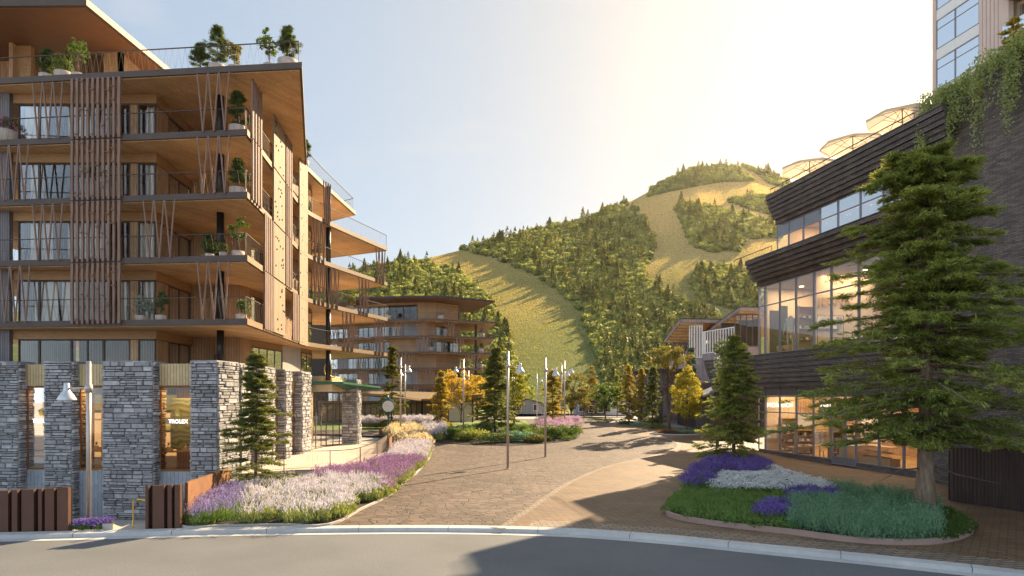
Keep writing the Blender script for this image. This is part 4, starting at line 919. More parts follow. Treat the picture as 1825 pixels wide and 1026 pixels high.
def showcase_mat():
    m, nd, lk, bs = newmat('showcase_landscape'); co = nd.new('ShaderNodeTexCoord')
    w_ = N(nd, 'ShaderNodeTexWave', Scale=1.2, Distortion=9, Detail=3); w_.bands_direction = 'Z'; lk.new(co.outputs['Object'], w_.inputs['Vector'])
    c = mixc(nd, lk, rgba((.13, .18, .04)), rgba((.34, .37, .14)), w_.outputs['Fac']); lk.new(c, bs.inputs['Base Color']); return m
M['showcase'] = showcase_mat()
LEFT = build_left()
# shelf goods in the stone shop windows
def perfume(x, y, z, s=1.0):
    o = thing('perfume_set', 'gold and white goods standing on the lit shelf of the stone shop window', 'display goods', (x, y, z), 'goods in the stone shop windows')
    mb = MB(); mb.lathe([(.10*s, 0), (.10*s, .22*s), (.05*s, .27*s), (.035*s, .34*s)], n=10); mb.build('bottle', M['white'], o, world=False)
    mb = MB(); mb.lathe([(.05*s, .34*s), (.05*s, .43*s)], n=10); mb.box(-.2*s, -.12*s, -.04, .04, 0, .16*s); mb.box(.12*s, .2*s, -.04, .04, 0, .18*s); mb.build('cap', M['gold'], o, world=False)
    return o
_p = perfume(-17.0, 31.95, 1.68)
for x in (-16.15, -23.4, -23.05, -22.7, -20.9, -20.5):
    c = copy_tree(_p); c.location = (x, 30.9+(-14.1-x)*.1+.87, 1.68)
# ------------------------------------------------------------------ plants in pots on the balconies
def potted(label, loc, kind, h, pr=.34, ph=.42, seed=0, m=None, pm='pot'):
    o = thing('potted_plant', label, 'potted plant', loc)
    mb = MB(); mb.lathe([(pr*.86, 0), (pr*.97, ph*.5), (pr, ph), (pr*.9, ph), (pr*.88, ph-.05)], n=18); p = mb.build('pot', M[pm], o, True, world=False)
    mb = MB(); mb.lathe([(pr*.87, ph-.07), (pr*.87, ph-.04)], n=14); mb.build('soil', M['soil'], p, world=False)
    if kind == 'pine':
        tr, br, lv = conifer(h, h*.42, seed, .12, 30, 7, 34, .10, .010, .0, .7, .45, flat=.8, rtrunk=.03)
    elif kind == 'tree':
        tr, br, lv = broadleaf(h, h*.24, h*.36, h*.60, seed, 26, 22, .075, .8, .022, .16)
    elif kind == 'bush':
        tr = MB(); tr.tube([(0, 0, 0), (.02, 0, h*.4)], [.03, .02], 6); br = MB(); lv = bush_geo(h*.48, h*.48, h, seed, 520, .07)
    zz = np.array([0, 0, ph-.06]); tr.v = [(x, y, z+zz[2]) for x, y, z in tr.v]; br.v = [(x, y, z+zz[2]) for x, y, z in br.v]
    tr.build('stem', M['bark'], o, True, world=False)
    if br.v: br.build('branches', M['bark'], o, world=False)
    leaves('foliage', lv[0]+zz, lv[1], lv[2], lv[3], M[m or 'pine'], o); return o
def bal(px, lvl, d=.75):
    """a place on a balcony, behind its front edge"""
    r = (px-CX)/F; x = r*(30.37+d)/(1+.1025*r); return (x, fy(x)+d, ZL[lvl-1])
def roof5(px, d=.8): r = (px-CX)/F; x = r*(30.33+d)/(1+.1*r); return (x, 31.35+(-10.2-x)*.1+d, ZL[4])
for a in (('bushy dark pine in the pale pot at the far left of the roof terrace', roof5(84), 'pine', 1.35, .38, .42, 1), ('low light green shrub in a wide pot on the roof terrace under the penthouse eave', roof5(114), 'bush', 1.2, .45, .5, 2, 'leafg'),
          ('tall light green leafy tree in a pot on the roof terrace under the penthouse eave', roof5(139), 'tree', 2.1, .32, .4, 3, 'leafg'),
          ('small dark pine left of the three plants at the middle of the roof terrace', roof5(357), 'pine', 1.35, .36, .25, 4), ('tallest pine in a round pot in the middle of the roof terrace', roof5(387), 'pine', 2.0, .42, .45, 5),
          ('thin grey green sapling right of the tall roof terrace pine', roof5(418), 'tree', 1.3, .32, .35, 6, 'olive'), ('airy pale green birch in a pot near the roof terrace corner', roof5(480), 'tree', 2.1, .32, .35, 7, 'leafg'),
          ('broad pine in a wide pot at the outer corner of the roof terrace', roof5(513), 'pine', 1.75, .5, .5, 8),
          ('dark green pine beside the column on the highest balcony', bal(423, 4), 'pine', 1.75, .42, .45, 9), ('rounded pine beside the column one balcony below the highest', bal(424, 3), 'pine', 1.5, .42, .42, 10),
          ('slim light green tree right of the column on the second lowest balcony', bal(424, 2), 'tree', 1.9, .32, .35, 11, 'leafg'), ('small dense conifer left of the column on the balcony with the slim tree', bal(374, 2), 'pine', 1.0, .24, .25, 12),
          ('tiny shrub at the foot of the column on the balcony with the slim tree', bal(398, 2, .3), 'bush', .62, .2, .22, 13, 'olive'), ('low round shrub at the corner of the lowest balcony', bal(430, 1), 'bush', 1.0, .26, .3, 14, 'leafg'),
          ('silver leaved shrub in front of the curtains on the lowest balcony', bal(251, 1), 'bush', 1.45, .3, .3, 15, 'silver'), ('small green standard tree on the lowest balcony right of the silver shrub', bal(287, 1), 'tree', 1.35, .28, .3, 16, 'pine'),
          ('dark leafy shrub behind the post screen on the third balcony', bal(170, 3), 'bush', 1.4, .32, 1.0, 17, 'pine'), ('pink flowering hydrangea in a large pot at the left end of the highest balcony', bal(10, 4), 'bush', .95, .55, .75, 18, 'leafg'),
          ('round conifer in a pot on the rear end of the roof terrace', (-14.75, 45.9, ZL[4]), 'pine', 1.5, .3, .5, 19)):
    potted(*a[:6], seed=a[6], m=a[7] if len(a) > 7 else None)
_rg = np.random.default_rng(2)
for o in [o for o in bpy.data.objects if o.get('label', '').startswith('pink flowering')]:
    v = unit(_rg.normal(0, 1, (160, 3))); v[:, 2] = np.abs(v[:, 2]); C = v*[.45, .45, .75]+[0, 0, .8]
    leaves('flowers', C, unit(_rg.normal(0, 1, (160, 3)))*.06, unit(_rg.normal(0, 1, (160, 3)))*.05, _rg.uniform(0, 1, 160), M['pinkpet'], o)
for i, (y, lvl, m, wd) in enumerate(((40.0, 4, 'olive', 'highest'), (41.5, 3, 'olive', 'second highest'), (42.0, 2, 'leafg', 'second lowest'), (48.3, 3, 'olive', 'rear second highest'), (52.5, 2, 'olive', 'rear second lowest'))):
    potted('olive shrub in a pot behind the side rail of the %s balcony' % wd, (sx(y)-.75, y, ZL[lvl-1]), 'bush', 1.15, .3, .4, 60+i, m)
# ------------------------------------------------------------------ the dark shop building on the right
RA = Vector((19.2, 48.7)); RD = Vector((.195, -.981)).normalized(); RN = Vector((RD.y, -RD.x)); RN = RN if RN.x < 0 else -RN
def rp(s, o=0.0): v = RA+RD*s+RN*o; return (v.x, v.y)
def rs(px, o=0.0):
    """distance along the facade of a photo column"""
    r = (px-CX)/F; a = RA+RN*o; return (r*a.y-a.x)/(RD.x-r*RD.y)
def crossing(px, s):
    """plan point where the line of sight of a photo column meets the cross plane s of the shop"""
    r = (px-CX)/F; Y = (s+RA.dot(RD))/(r*RD.x+RD.y); return Vector((r*Y, Y))
def rbox(mb, s0, s1, o0, o1, z0, z1, t=.5, m=0):
    p = rp(s0, o0); u = RD*(s1-s0); n = RN*(o1-o0); mb.para((p[0], p[1], z0), (u.x, u.y, 0), (n.x, n.y, 0), (0, 0, z1-z0), t, m)
def band(parent, s0, s1, z0, z1, o0, o1, n, name='shingle_band', endstep=.0, back=3.0):
    """charred shingle band, each course standing out farther than the one below"""
    mb = MB()
    for k in range(n):
        a, b = z0+(z1-z0)*k/n, z0+(z1-z0)*(k+1)/n; o = o0+(o1-o0)*(k/(max(1, n-1)))**.75
        rbox(mb, s0-endstep*k/n, s1, -back, o, a, b+(.0 if k == n-1 else -.003))
    rbox(mb, s0-endstep-.04, s1, -back, o1+.05, z1, z1+.05)
    return mb.build(name, M['shake'], parent)
def build_right():
    B = thing('shop_building', 'dark shingled shop building on the right with lit glass shop fronts and stepped upper bands', 'building', (24, 42, 0))
    # street level glass
    xs = [1352, 1364, 1390, 1420, 1450, 1483, 1507, 1526, 1567, 1611, 1660]; ss = [rs(x) for x in xs]
    for i, (a, b) in enumerate(zip(ss, ss[1:])):
        door = i in (5, 6)
        window_bay(B, rp(a), rp(b), .06 if door else .32, 4.42, 1, 'shopglass', 'alu', .075, 3.22, 'glass_door' if door else 'window')
        if door:
            mb = MB(); rbox(mb, a+.06, b-.06, -.03, .035, .09, .55); mb.build('kick_plate', M['louvre'], B)
        mb = MB()
        for k in range(7): rbox(mb, a+.04, b-.04, -.05, .02, 4.46+k*.085, 4.50+k*.085)
        rbox(mb, a+.03, b-.03, -.12, -.06, 4.43, 5.06); rbox(mb, a-.03, a+.03, -.1, .06, 4.43, 5.06); mb.build('louvre', M['louvre'], B)
    mb = MB(); rbox(mb, ss[0], ss[5], -.4, -.005, 0, .31); rbox(mb, ss[7], ss[-1], -.4, -.005, 0, .31); mb.build('plinth', M['ledge'], B)
    mb = MB(); rbox(mb, ss[0], ss[-1], -.05, .05, 5.06, 5.1); mb.build('soffit_trim', M['beam'], B)
    band(B, -7.6, 17, 5.1, 7.45, .35, .95, 7, endstep=.3, back=9)
    # first upper floor glass
    xs = [1352, 1364, 1390, 1419, 1451, 1482, 1531, 1590, 1660]; su = [rs(x) for x in xs]
    for a, b in zip(su, su[1:]): window_bay(B, rp(a), rp(b), 7.56, 12.78, 1, 'shopglass', 'alu', .09, 11.25)
    e0, e1 = rp(su[0]), rp(su[0]+.0, -4); window_bay(B, (e0[0]+.05, e0[1]+.06), (e1[0], e1[1]), 7.56, 12.78, 3, 'shopglass', 'alu', .09, 11.25)
    band(B, -.9, 17, 12.8, 14.45, .25, 1.75, 6, endstep=-1.0, back=9)
    # second upper floor: glass below, louvres above
    xs = [1385, 1406, 1432, 1462, 1494, 1534, 1575, 1620, 1665]; sv = [rs(x, .2) for x in xs]
    for i, (a, b) in enumerate(zip(sv, sv[1:])):
        window_bay(B, rp(a, .2), rp(b, .2), 14.72, 16.82, 1, 'glass' if i > 2 else 'shopglass', 'alu', .07, 15.95)
        mb = MB()
        for k in range(9): rbox(mb, a+.05, b-.05, .10, .17, 16.02+k*.082, 16.07+k*.082)
        if i > 2:
            for k in range(13): rbox(mb, a+.05, b-.05, .10, .17, 14.82+k*.082, 14.87+k*.082)
        rbox(mb, a+.05, b-.05, .03, .09, 16.0, 16.78); mb.build('louvre', M['louvre'], B)
    band(B, 1.9, 17, 16.85, 18.75, .5, 1.35, 7, endstep=-.1, back=9)
    mb = MB(); rbox(mb, 2.1, 17, -9, .3, 18.6, 18.7); mb.build('roof_deck', M['conc'], B)
    # floors, ceilings and back walls inside
    for z0, z1, s0, d in ((.28, 5.05, ss[0]+.1, 7), (7.5, 12.75, su[0]+.15, 6), (14.62, 16.83, sv[0]+.2, 6)):
        mb = MB(); rbox(mb, s0, 17, -d, -.12, z0-.04, z0); mb.build('floor', M['oak'], B)
        mb = MB(); rbox(mb, s0, 17, -d-.2, -d, z0, z1); mb.build('back_wall', M['clad'], B)
        mb = MB(); rbox(mb, s0, 17, -d, -.15, z1-.05, z1-.006); mb.build('ceiling', M['plaster'], B)
        mb = MB(); rbox(mb, s0, s0+.1, -d, -.6, z0, z1-.06); mb.build('end_wall', M['plaster'], B)
        mb = MB()
        for k in range(6):
            c = rp(s0+1.4+k*2.2, -2.6); mb.lathe([(.16, 0), (.16, .03)], (c[0], c[1], z1-.085), 12)
        mb.build('ceiling_light', M['warm'], B)
        for k in range(3):
            la = bpy.data.lights.new('shop_light', 'AREA'); la.shape = 'RECTANGLE'; la.size = 3.6; la.size_y = 2.2; la.energy = 95 if z0 < 10 else 60; la.color = (1, .70, .40)
            lo = bpy.data.objects.new('shop_light', la); COL.objects.link(lo); c = rp(s0+2.2+k*4.4, -2.6); lo.location = (c[0]-B.location.x, c[1]-B.location.y, z1-.13); lo.parent = B
    # lettering
    u = (-RD.x, -RD.y, 0); u = (RD.x, RD.y, 0)
    def cross(px, s_): v = crossing(px, s_); return v
    un = (-RN.x, -RN.y, 0)
    s_ = rs(1366)-.5; v = crossing(1390, s_); sign('sign_lettering', 'MORSUCH', .46, (v.x, v.y, 3.58), un, M['ltext'], B, .04)
    s_ = rs(1462)-.9; v = crossing(1474, s_); sign('sign_lettering', 'MORSUCH', .27, (v.x, v.y, 3.66), un, M['ltext'], B, .03); sign('sign_lettering', 'CAFE', .27, (v.x, v.y, 3.36), un, M['ltext'], B, .03)
    s_ = rs(1460)-.8; v = crossing(1488, s_); sign('sign_lettering', 'JEGNA', .85, (v.x, v.y, 10.55), un, M['gold'], B, .06)
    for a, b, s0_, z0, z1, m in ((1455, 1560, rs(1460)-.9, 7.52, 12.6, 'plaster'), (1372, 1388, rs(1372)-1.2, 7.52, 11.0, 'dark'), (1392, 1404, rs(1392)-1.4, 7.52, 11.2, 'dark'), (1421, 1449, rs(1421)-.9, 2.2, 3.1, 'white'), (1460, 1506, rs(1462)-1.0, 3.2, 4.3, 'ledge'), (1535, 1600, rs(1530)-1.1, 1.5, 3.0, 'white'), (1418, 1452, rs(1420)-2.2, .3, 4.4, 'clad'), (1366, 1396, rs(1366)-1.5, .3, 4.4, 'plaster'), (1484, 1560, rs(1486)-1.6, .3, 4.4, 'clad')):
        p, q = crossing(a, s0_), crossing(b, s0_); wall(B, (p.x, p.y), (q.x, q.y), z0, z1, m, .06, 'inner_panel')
    # tall stone wall block at the right
    mb = MB(); rbox(mb, 15.4, 19.0, -9, .55, 0, 19.5); mb.build('stone_wall', M['ledge'], B)
    mb = MB(); rbox(mb, 19.02, 32, -9, 1.15, 0, 19.5); mb.build('stone_wall', M['ledge'], B)
    mb = MB(); rbox(mb, ss[-1]+.06, 15.38, -.5, .1, 0, 5.08); mb.build('stone_wall', M['ledge'], B)
    # deck railing
    pts = [rp(2.2, 1.1), rp(5, 1.1), rp(10, 1.1), rp(15, 1.1)]; railing(B, pts, 18.8, infill=True, h=.45, dense=.4)
    railing(B, [rp(-2.0, 1.5), rp(0, 1.5), rp(3, 1.5)], 14.5, h=.5, dense=.4)
    return B
RIGHT = build_right()
# hanging plants over the wall
def hanging():
    rg = np.random.default_rng(8); Cs = []; As = []; Bs = []; Ts = []
    for k in range(420):
        s = rg.uniform(15.2, 30); edge = .6 if s < 19 else 1.2; o = edge+rg.uniform(-.5, .35); p = rp(s, o); zt = 19.5+rg.uniform(.1, .75); L = rg.uniform(.5, 3.2)*(.7+.5*math.sin(s*1.9)**2)*(1.15 if s < 21 else .8)
        if o < edge: L = .6
        n = int(26+L*26); q = rg.uniform(0, 1, n); C = np.stack([p[0]+rg.normal(0, .10, n), p[1]+rg.normal(0, .12, n), zt-L*q+np.minimum(0, 0)], 1)
        C[:, 0] += RN.x*.3*np.sin(q*1.5)*(o > edge); C[:, 1] += RN.y*.3*np.sin(q*1.5)*(o > edge)
        A = unit(rg.normal(0, .6, (n, 3))+[0, 0, -.5])*.075; B = unit(np.cross(A, rg.normal(0, 1, (n, 3))))*.038
        Cs.append(C); As.append(A); Bs.append(B); Ts.append(np.clip(rg.normal(.5, .2, n), 0, 1))
    o = leaves('trailing_plants', np.concatenate(Cs), np.concatenate(As), np.concatenate(Bs), np.concatenate(Ts), M['trail'])
    prop(o, 'pale green trailing plants hanging over the top of the dark stone wall', 'plants', kind='stuff')
hanging()
# umbrellas on the roof terrace
def umbrella():
    o = thing('parasol', 'cream parasol', 'parasol', (0, 0, 0)); mb = MB(); mb.tube([(0, 0, 0), (0, 0, 2.75)], .035, 8); mb.lathe([(.3, 0), (.3, .06), (.06, .1)], n=14); mb.build('pole', M['beam'], o)
    mb = MB(); n = 8; Rr = 1.9; ring = [(Rr*math.cos(2*math.pi*i/n), Rr*math.sin(2*math.pi*i/n), 2.3) for i in range(n)]; mid = [(Rr*.5*math.cos(2*math.pi*(i)/n), Rr*.5*math.sin(2*math.pi*i/n), 2.60) for i in range(n)]
    val = [(p[0], p[1], p[2]-.16) for p in ring]
    mb.add(ring+mid+[(0, 0, 2.85)]+val, [(i, (i+1) % n, n+(i+1) % n, n+i) for i in range(n)]+[(n+i, n+(i+1) % n, 2*n) for i in range(n)]+[(2*n+1+i, 2*n+1+(i+1) % n, (i+1) % n, i) for i in range(n)]); mb.build('canopy', M['canvas'], o)
    for i in range(n):
        mb = MB(); p = ring[i]; mb.tube([(0, 0, 2.80), (p[0]*.5, p[1]*.5, 2.56), (p[0]*.98, p[1]*.98, 2.27)], .018, 5); mb.tube([(0, 0, 2.0), (p[0]*.55, p[1]*.55, 2.52)], .013, 5); mb.build('rib', M['beam'], o)
    return o
_u = umbrella()
for i, (px, lab) in enumerate(((1443, 'leftmost and lowest cream parasol above the roof edge of the dark building'), (1520, 'middle one of the cream parasols above the roof edge of the dark building'), (1608, 'rightmost cream parasol nearest to the sun glare on the roof terrace'))):
    c = _u if i == 0 else copy_tree(_u); p = rp(rs(px, -.6), -.6); c.location = (p[0], p[1], 17.95); c.rotation_euler = (0, 0, .3*i); prop(c, lab, 'parasol', 'parasols on the roof terrace')
# high-rise at the upper right, its street front parallel to the dark building
def tower():
    T0 = Vector((39.4, 60.0)); d = RD; n = RN
    def tp(t, q=0): v = T0+d*t+n*q; return (v.x, v.y)
    o = thing('glass_tower', 'pale high-rise with glass panels and timber fins rising behind the stone wall', 'building', (44, 52, 0))
    def tb(mb, a, b, q0, q1, z0, z1, t=.5): p = tp(a, q0); u = d*(b-a); w = n*(q1-q0); mb.para((p[0], p[1], z0), (u.x, u.y, 0), (w.x, w.y, 0), (0, 0, z1-z0), t)
    mb = MB(); tb(mb, .3, 22, -18, -.9, 0, 62); mb.build('core', M['plaster'], o)
    mb = MB(); tb(mb, -.25, .1, -.3, .12, 0, 62); mb.build('corner_post', M['towerwood'], o)
    zs = [13.7+k*3.65 for k in range(13)]
    for z in zs:
        for a, b in ((.12, 2.1), (2.12, 4.5)):
            window_bay(o, tp(a), tp(b), z+.95, z+3.6, 1, 'towerglass', 'alu', .06, z+2.75); mb = MB(); tb(mb, a, b, -.06, .03, z, z+.93); mb.build('spandrel', M['white'], o)
            curtain(o, tp(a+.1, -.2), tp(b-(.5 if int(z) % 3 else .1), -.2), z+.95, z+3.5, int(z*7+a))
    for i in range(6):
        mb = MB(); a = 4.55+i*.36; tb(mb, a, a+.31, -.3, .12, 0, 62); mb.build('timber_fin', M['towerwood'], o)
    mb = MB(); tb(mb, 6.72, 7.3, -.3, .2, 0, 62); mb.build('corner_post', M['towerwood'], o)
    for z in zs:
        mb = MB(); tb(mb, 7.32, 16, -1.0, .9, z+1.2, z+1.5); mb.build('balcony_slab', M['tan'], o)
        mb = MB(); tb(mb, 7.34, 16, .82, .84, z+1.52, z+2.6); mb.build('balcony_glass', M['towerglass'], o)
        window_bay(o, tp(7.4, -.88), tp(12, -.88), z+1.52, z+4.5, 4, 'towerglass', 'alu', .08)
tower()
# ------------------------------------------------------------------ slatted screen, guard walls, steps
def slat_screen():
    p0, p1 = Vector(G(1697, 893, 0)), Vector(G(1860, 918, 0)); o = thing('slatted_screen', 'dark brown screen of upright slats standing behind the large tree trunk', 'screen', tuple((p0+p1)/2))
    n = 30; mb = MB()
    for i in range(n):
        f = i/(n-1); p = p0.lerp(p1, f)+Vector((.18*math.sin(f*3.1), -.3*math.sin(f*3.1), 0)); h = 2.25+.25*f
        s = MB(); s.cbox((p.x, p.y, h/2), .07, .16, h, rz=.15); s.build('slat', M['slat'], o)
        q = p+Vector((.05, .13, 0)); 
        if i: mb.beam(last+Vector((0, 0, .25)), q+Vector((0, 0, .25)), .05, .08); mb.beam(last+Vector((0, 0, 2.0)), q+Vector((0, 0, 2.0)), .05, .08)
        last = q
    mb.build('frame_rail', M['black'], o)
    mb = MB()
    for k in range(6):
        a, b = p0.lerp(p1, k/6), p0.lerp(p1, (k+1)/6); mb.para(a+Vector((.12, .4, 0)), b-a, (.02, .05, 0), (0, 0, 2.1))
    mb.build('backing_panel', M['black'], o)
slat_screen()
def ribbed_wall(name, label, x0, x1, ribs, zt0, zt1, m='brown'):
    xm = (x0+x1)/2; o = thing(name, label, 'guard wall', (xm, kerb_y(xm)+.5, 0)); yb = lambda x: kerb_y(x)+.46
    mb = MB(); n = 8
    for k in range(n):
        a, b = x0+(x1-x0)*k/n, x0+(x1-x0)*(k+1)/n; za, zb = zt0+(zt1-zt0)*k/n, zt0+(zt1-zt0)*(k+1)/n
        A0, B0 = Vector((a, yb(a)+.09, -.1)), Vector((b, yb(b)+.09, -.1))
        t = Vector((0, .06, 0)); mb.add([A0, B0, B0+t, A0+t, (A0.x, A0.y, za), (B0.x, B0.y, zb), (B0.x, B0.y+.06, zb), (A0.x, A0.y+.06, za)], [(0, 1, 5, 4), (4, 5, 6, 7), (2, 3, 7, 6), (0, 4, 7, 3), (1, 2, 6, 5), (0, 3, 2, 1)])
    mb.build('back_sheet', M['black'], o)
    for a, b in ribs:
        za = zt0+(zt1-zt0)*((a+b)/2-x0)/(x1-x0)+.01; r = MB(); A = Vector((a, yb(a)-.06, -.02)); r.para(A, (b-a, yb(b)-yb(a), 0), (0, .145, 0), (0, 0, za+.02)); r.build('panel', M[m], o)
    return o
def xg(px): return (px-CX)/F*21.3
ribbed_wall('guard_wall', 'long dark brown ribbed metal guard wall along the kerb left of the steps', -24, xg(131), [(-24, -20.4), (-20.1, -18.6), (-18.4, xg(6))]+[(xg(a), xg(b)) for a, b in ((12, 33), (39, 48), (55, 75), (82, 88), (93, 108), (113, 131))], 1.02, 1.42)
ribbed_wall('guard_wall', 'short dark brown ribbed metal guard wall right of the steps with the rusty wall behind', xg(258), xg(316), [(xg(a), xg(b)) for a, b in ((258, 263), (270, 289), (295, 302), (307, 316))], 1.42, 1.45)
def corten():
    a, b = Vector((xg(316), 22.0, 0)), Vector((-13.35, 30.6, 0)); mb = MB(); d = (b-a); n_ = Vector((d.y, -d.x, 0)).normalized()
    vs = [a, b, b-n_*.1, a-n_*.1]; mb.add([tuple(v-Vector((0, 0, 1.6))) for v in vs]+[(v.x, v.y, z) for v, z in zip(vs, (1.47, 1.0, 1.0, 1.47))], [(0, 3, 2, 1), (4, 5, 6, 7), (0, 1, 5, 4), (1, 2, 6, 5), (2, 3, 7, 6), (3, 0, 4, 7)])
    prop(mb.build('rusty_wall', M['corten']), 'slanting rusty steel wall between the short brown guard wall and the stone corner', 'wall')
corten()
def steps():
    x0, x1 = xg(192), xg(258); o = thing('stair', 'pale concrete steps leading down behind the kerb to the stone shop fronts', 'steps', ((x0+x1)/2, 22.6, -.8))
    mb = MB(); y = kerb_y(x0)+.40; mb.box(x0+.25, x1, y, y+.9, -.3, .02); mb.build('landing', M['conc'], o)
    for k in range(9):
        mb = MB(); mb.box(x0+.25, x1, y+.9+k*.3, y+1.2+k*.3, -1.6, -.16-k*.165); mb.build('step', M['conc'], o)
    mb = MB(); mb.add([(x0-.1, y, -.3), (x0+.25, y, -.3), (x0+.25, y+3.5, -1.7), (x0-.1, y+3.5, -1.7), (x0-.1, y, .22), (x0+.25, y, .22), (x0+.25, y+3.5, -1.3), (x0-.1, y+3.5, -1.3)], [(0, 3, 2, 1), (4, 5, 6, 7), (0, 1, 5, 4), (1, 2, 6, 5), (2, 3, 7, 6), (3, 0, 4, 7)]); mb.build('side_wall', M['conc'], o)
    o = thing('handrail', 'thin brass handrail sloping down beside the pale steps', 'handrail', (x0+.6, y+.4, 0)); xr = x0+.68
    mb = MB(); mb.tube([(xr, y+.4, .02), (xr, y+.4, .9), (xr+.15, y+.42, .95), (xr+.95, y+1.9, .35), (xr+1.2, y+2.3, .2)], .025, 8); mb.build('rail_tube', M['gold'], o)
    mb = MB(); mb.tube([(xr+.9, y+1.8, -.6), (xr+.9, y+1.8, .38)], .02, 8); mb.build('post', M['gold'], o)
steps()
# the terrace balustrade and the curved planter rim
def balustrade():
    P = [Vector((p.x, p.y, .41)) for p in TERR]; inn = []
    for i, p in enumerate(P):
        t = (P[min(i+1, len(P)-1)]-P[max(i-1, 0)]).normalized(); inn.append(p+Vector((-t.y, t.x, 0))*.15)
    P = inn[:26]; o = thing('terrace_railing', 'low thin bar railing along the curved edge of the entrance terrace', 'railing', tuple(P[8]))
    mb = MB()
    for a, b in zip(P, P[1:]): mb.beam(a+Vector((0, 0, 1.0)), b+Vector((0, 0, 1.0)), .05, .035)
    mb.build('handrail', M['rail'], o); mb = MB()
    for a, b in zip(P, P[1:]): mb.beam(a+Vector((0, 0, .08)), b+Vector((0, 0, .08)), .03, .02)
    mb.build('bottom_rail', M['rail'], o)
    mb = MB()
    for a, b in zip(P, P[1:]):
        k = max(1, int((b-a).length/.12))
        for q in range(k):
            c = a.lerp(b, q/k); mb.tube([c+Vector((0, 0, .08)), c+Vector((0, 0, 1.0))], .007, 3, cap=False)
    mb.build('infill_bars', M['galv'], o)
    for i in range(0, len(P), 5):
        mb = MB(); mb.tube([P[i], P[i]+Vector((0, 0, 1.02))], .028, 6); mb.build('post', M['rail'], o)
    mb = MB(); q = [Vector(G(x, y, .4)) for x, y in ((694, 806), (699, 797), (696, 787), (686, 781), (676, 780))]
    qs = [Vector((p.x, p.y, .4)) for p in spline(q, 5)]
    for a, b in zip(qs, qs[1:]):
        d = (b-a); n_ = Vector((-d.y, d.x, 0)).normalized()*.06; mb.para(a-Vector((0, 0, .4)), d, n_, (0, 0, 1.35))
    prop(mb.build('curved_planter', M['corten']), 'curved rusty steel planter rim below the post clock at the end of the terrace', 'planter')
balustrade()
# ------------------------------------------------------------------ street lamps and the clock
def lamp(H=7.1):
    o = thing('street_lamp', 'lamp', 'street lamp', (0, 0, 0)); za = H-.88
    mb = MB(); mb.tube([(0, 0, 0), (0, 0, H)], .075, 14); mb.lathe([(.076, H), (.06, H+.03)], n=14); mb.lathe([(.087, za-.12), (.12, za-.12), (.12, za+.12), (.087, za+.12)], n=14); mb.build('pole', M['galv'], o, True)
    mb = MB(); mb.lathe([(.2, 0), (.2, .03), (.1, .05)], n=14)
    for k in range(4): mb.lathe([(.022, .03), (.022, .07)], (.15*math.cos(k*1.57+.78), .15*math.sin(k*1.57+.78), 0), 6)
    mb.build('base_plate', M['galv'], o)
    mb = MB(); mb.tube([(.06, 0, za), (.70, 0, za)], .036, 8); mb.build('arm', M['galv'], o, True)
    mb = MB(); mb.lathe([(.29, za-.40), (.295, za-.38), (.22, za-.24), (.12, za-.10), (.095, za-.04), (.085, za+.16), (.06, za+.18)], (.74, 0, 0), 20); h = mb.build('lamp_head', M['shade'], o, True)
    mb = MB(); mb.lathe([(.26, za-.415), (.26, za-.40)], (.74, 0, 0), 16); mb.build('lens', M['white'], h)
    return o
_l = lamp(); first = True
for px, Y, z, rz, lab in ((905, 38.9, 0, 0, 'nearest street lamp on the open flagstones, left one of the two with visible feet'), (972, 46.0, .02, 0, 'street lamp right of the nearest one, its foot on the open flagstones'),
        (1006, 66, .9, 0, 'tall street lamp at the right end of the island bed'), (1001, 76, .95, -.15, 'street lamp directly behind the one at the right end of the island bed'),
        (714, 58, .75, 0, 'street lamp just right of the green clock'), (722, 74, .95, 2.4, 'farther street lamp half hidden behind the pole beside the clock'), (826, 63, .9, math.pi, 'street lamp in front of the amber tree with its arm to the left'),
        (835, 92, .95, math.pi, 'small far street lamp behind the amber tree'), (912, 88, .95, math.pi, 'street lamp behind the nearest lamp pole with its arm to the left'), (916, 104, .95, .6, 'far street lamp peeking out right of the nearest lamp pole'), (957, 106, .95, 0, 'slender far street lamp between the island conifer and the round trees')):
    c = _l if first else copy_tree(_l); first = False
    c.location = ((px-CX)/F*Y, Y, z); c.rotation_euler = (0, 0, rz); prop(c, lab, 'street lamp', 'street lamps around the plaza')
c = lamp(5.55); c.location = ((158-CX)/F*21.75, 21.75, 0); c.rotation_euler = (0, 0, math.pi); prop(c, 'short street lamp at the kerb in front of the stone shop fronts', 'street lamp', 'street lamps around the plaza')
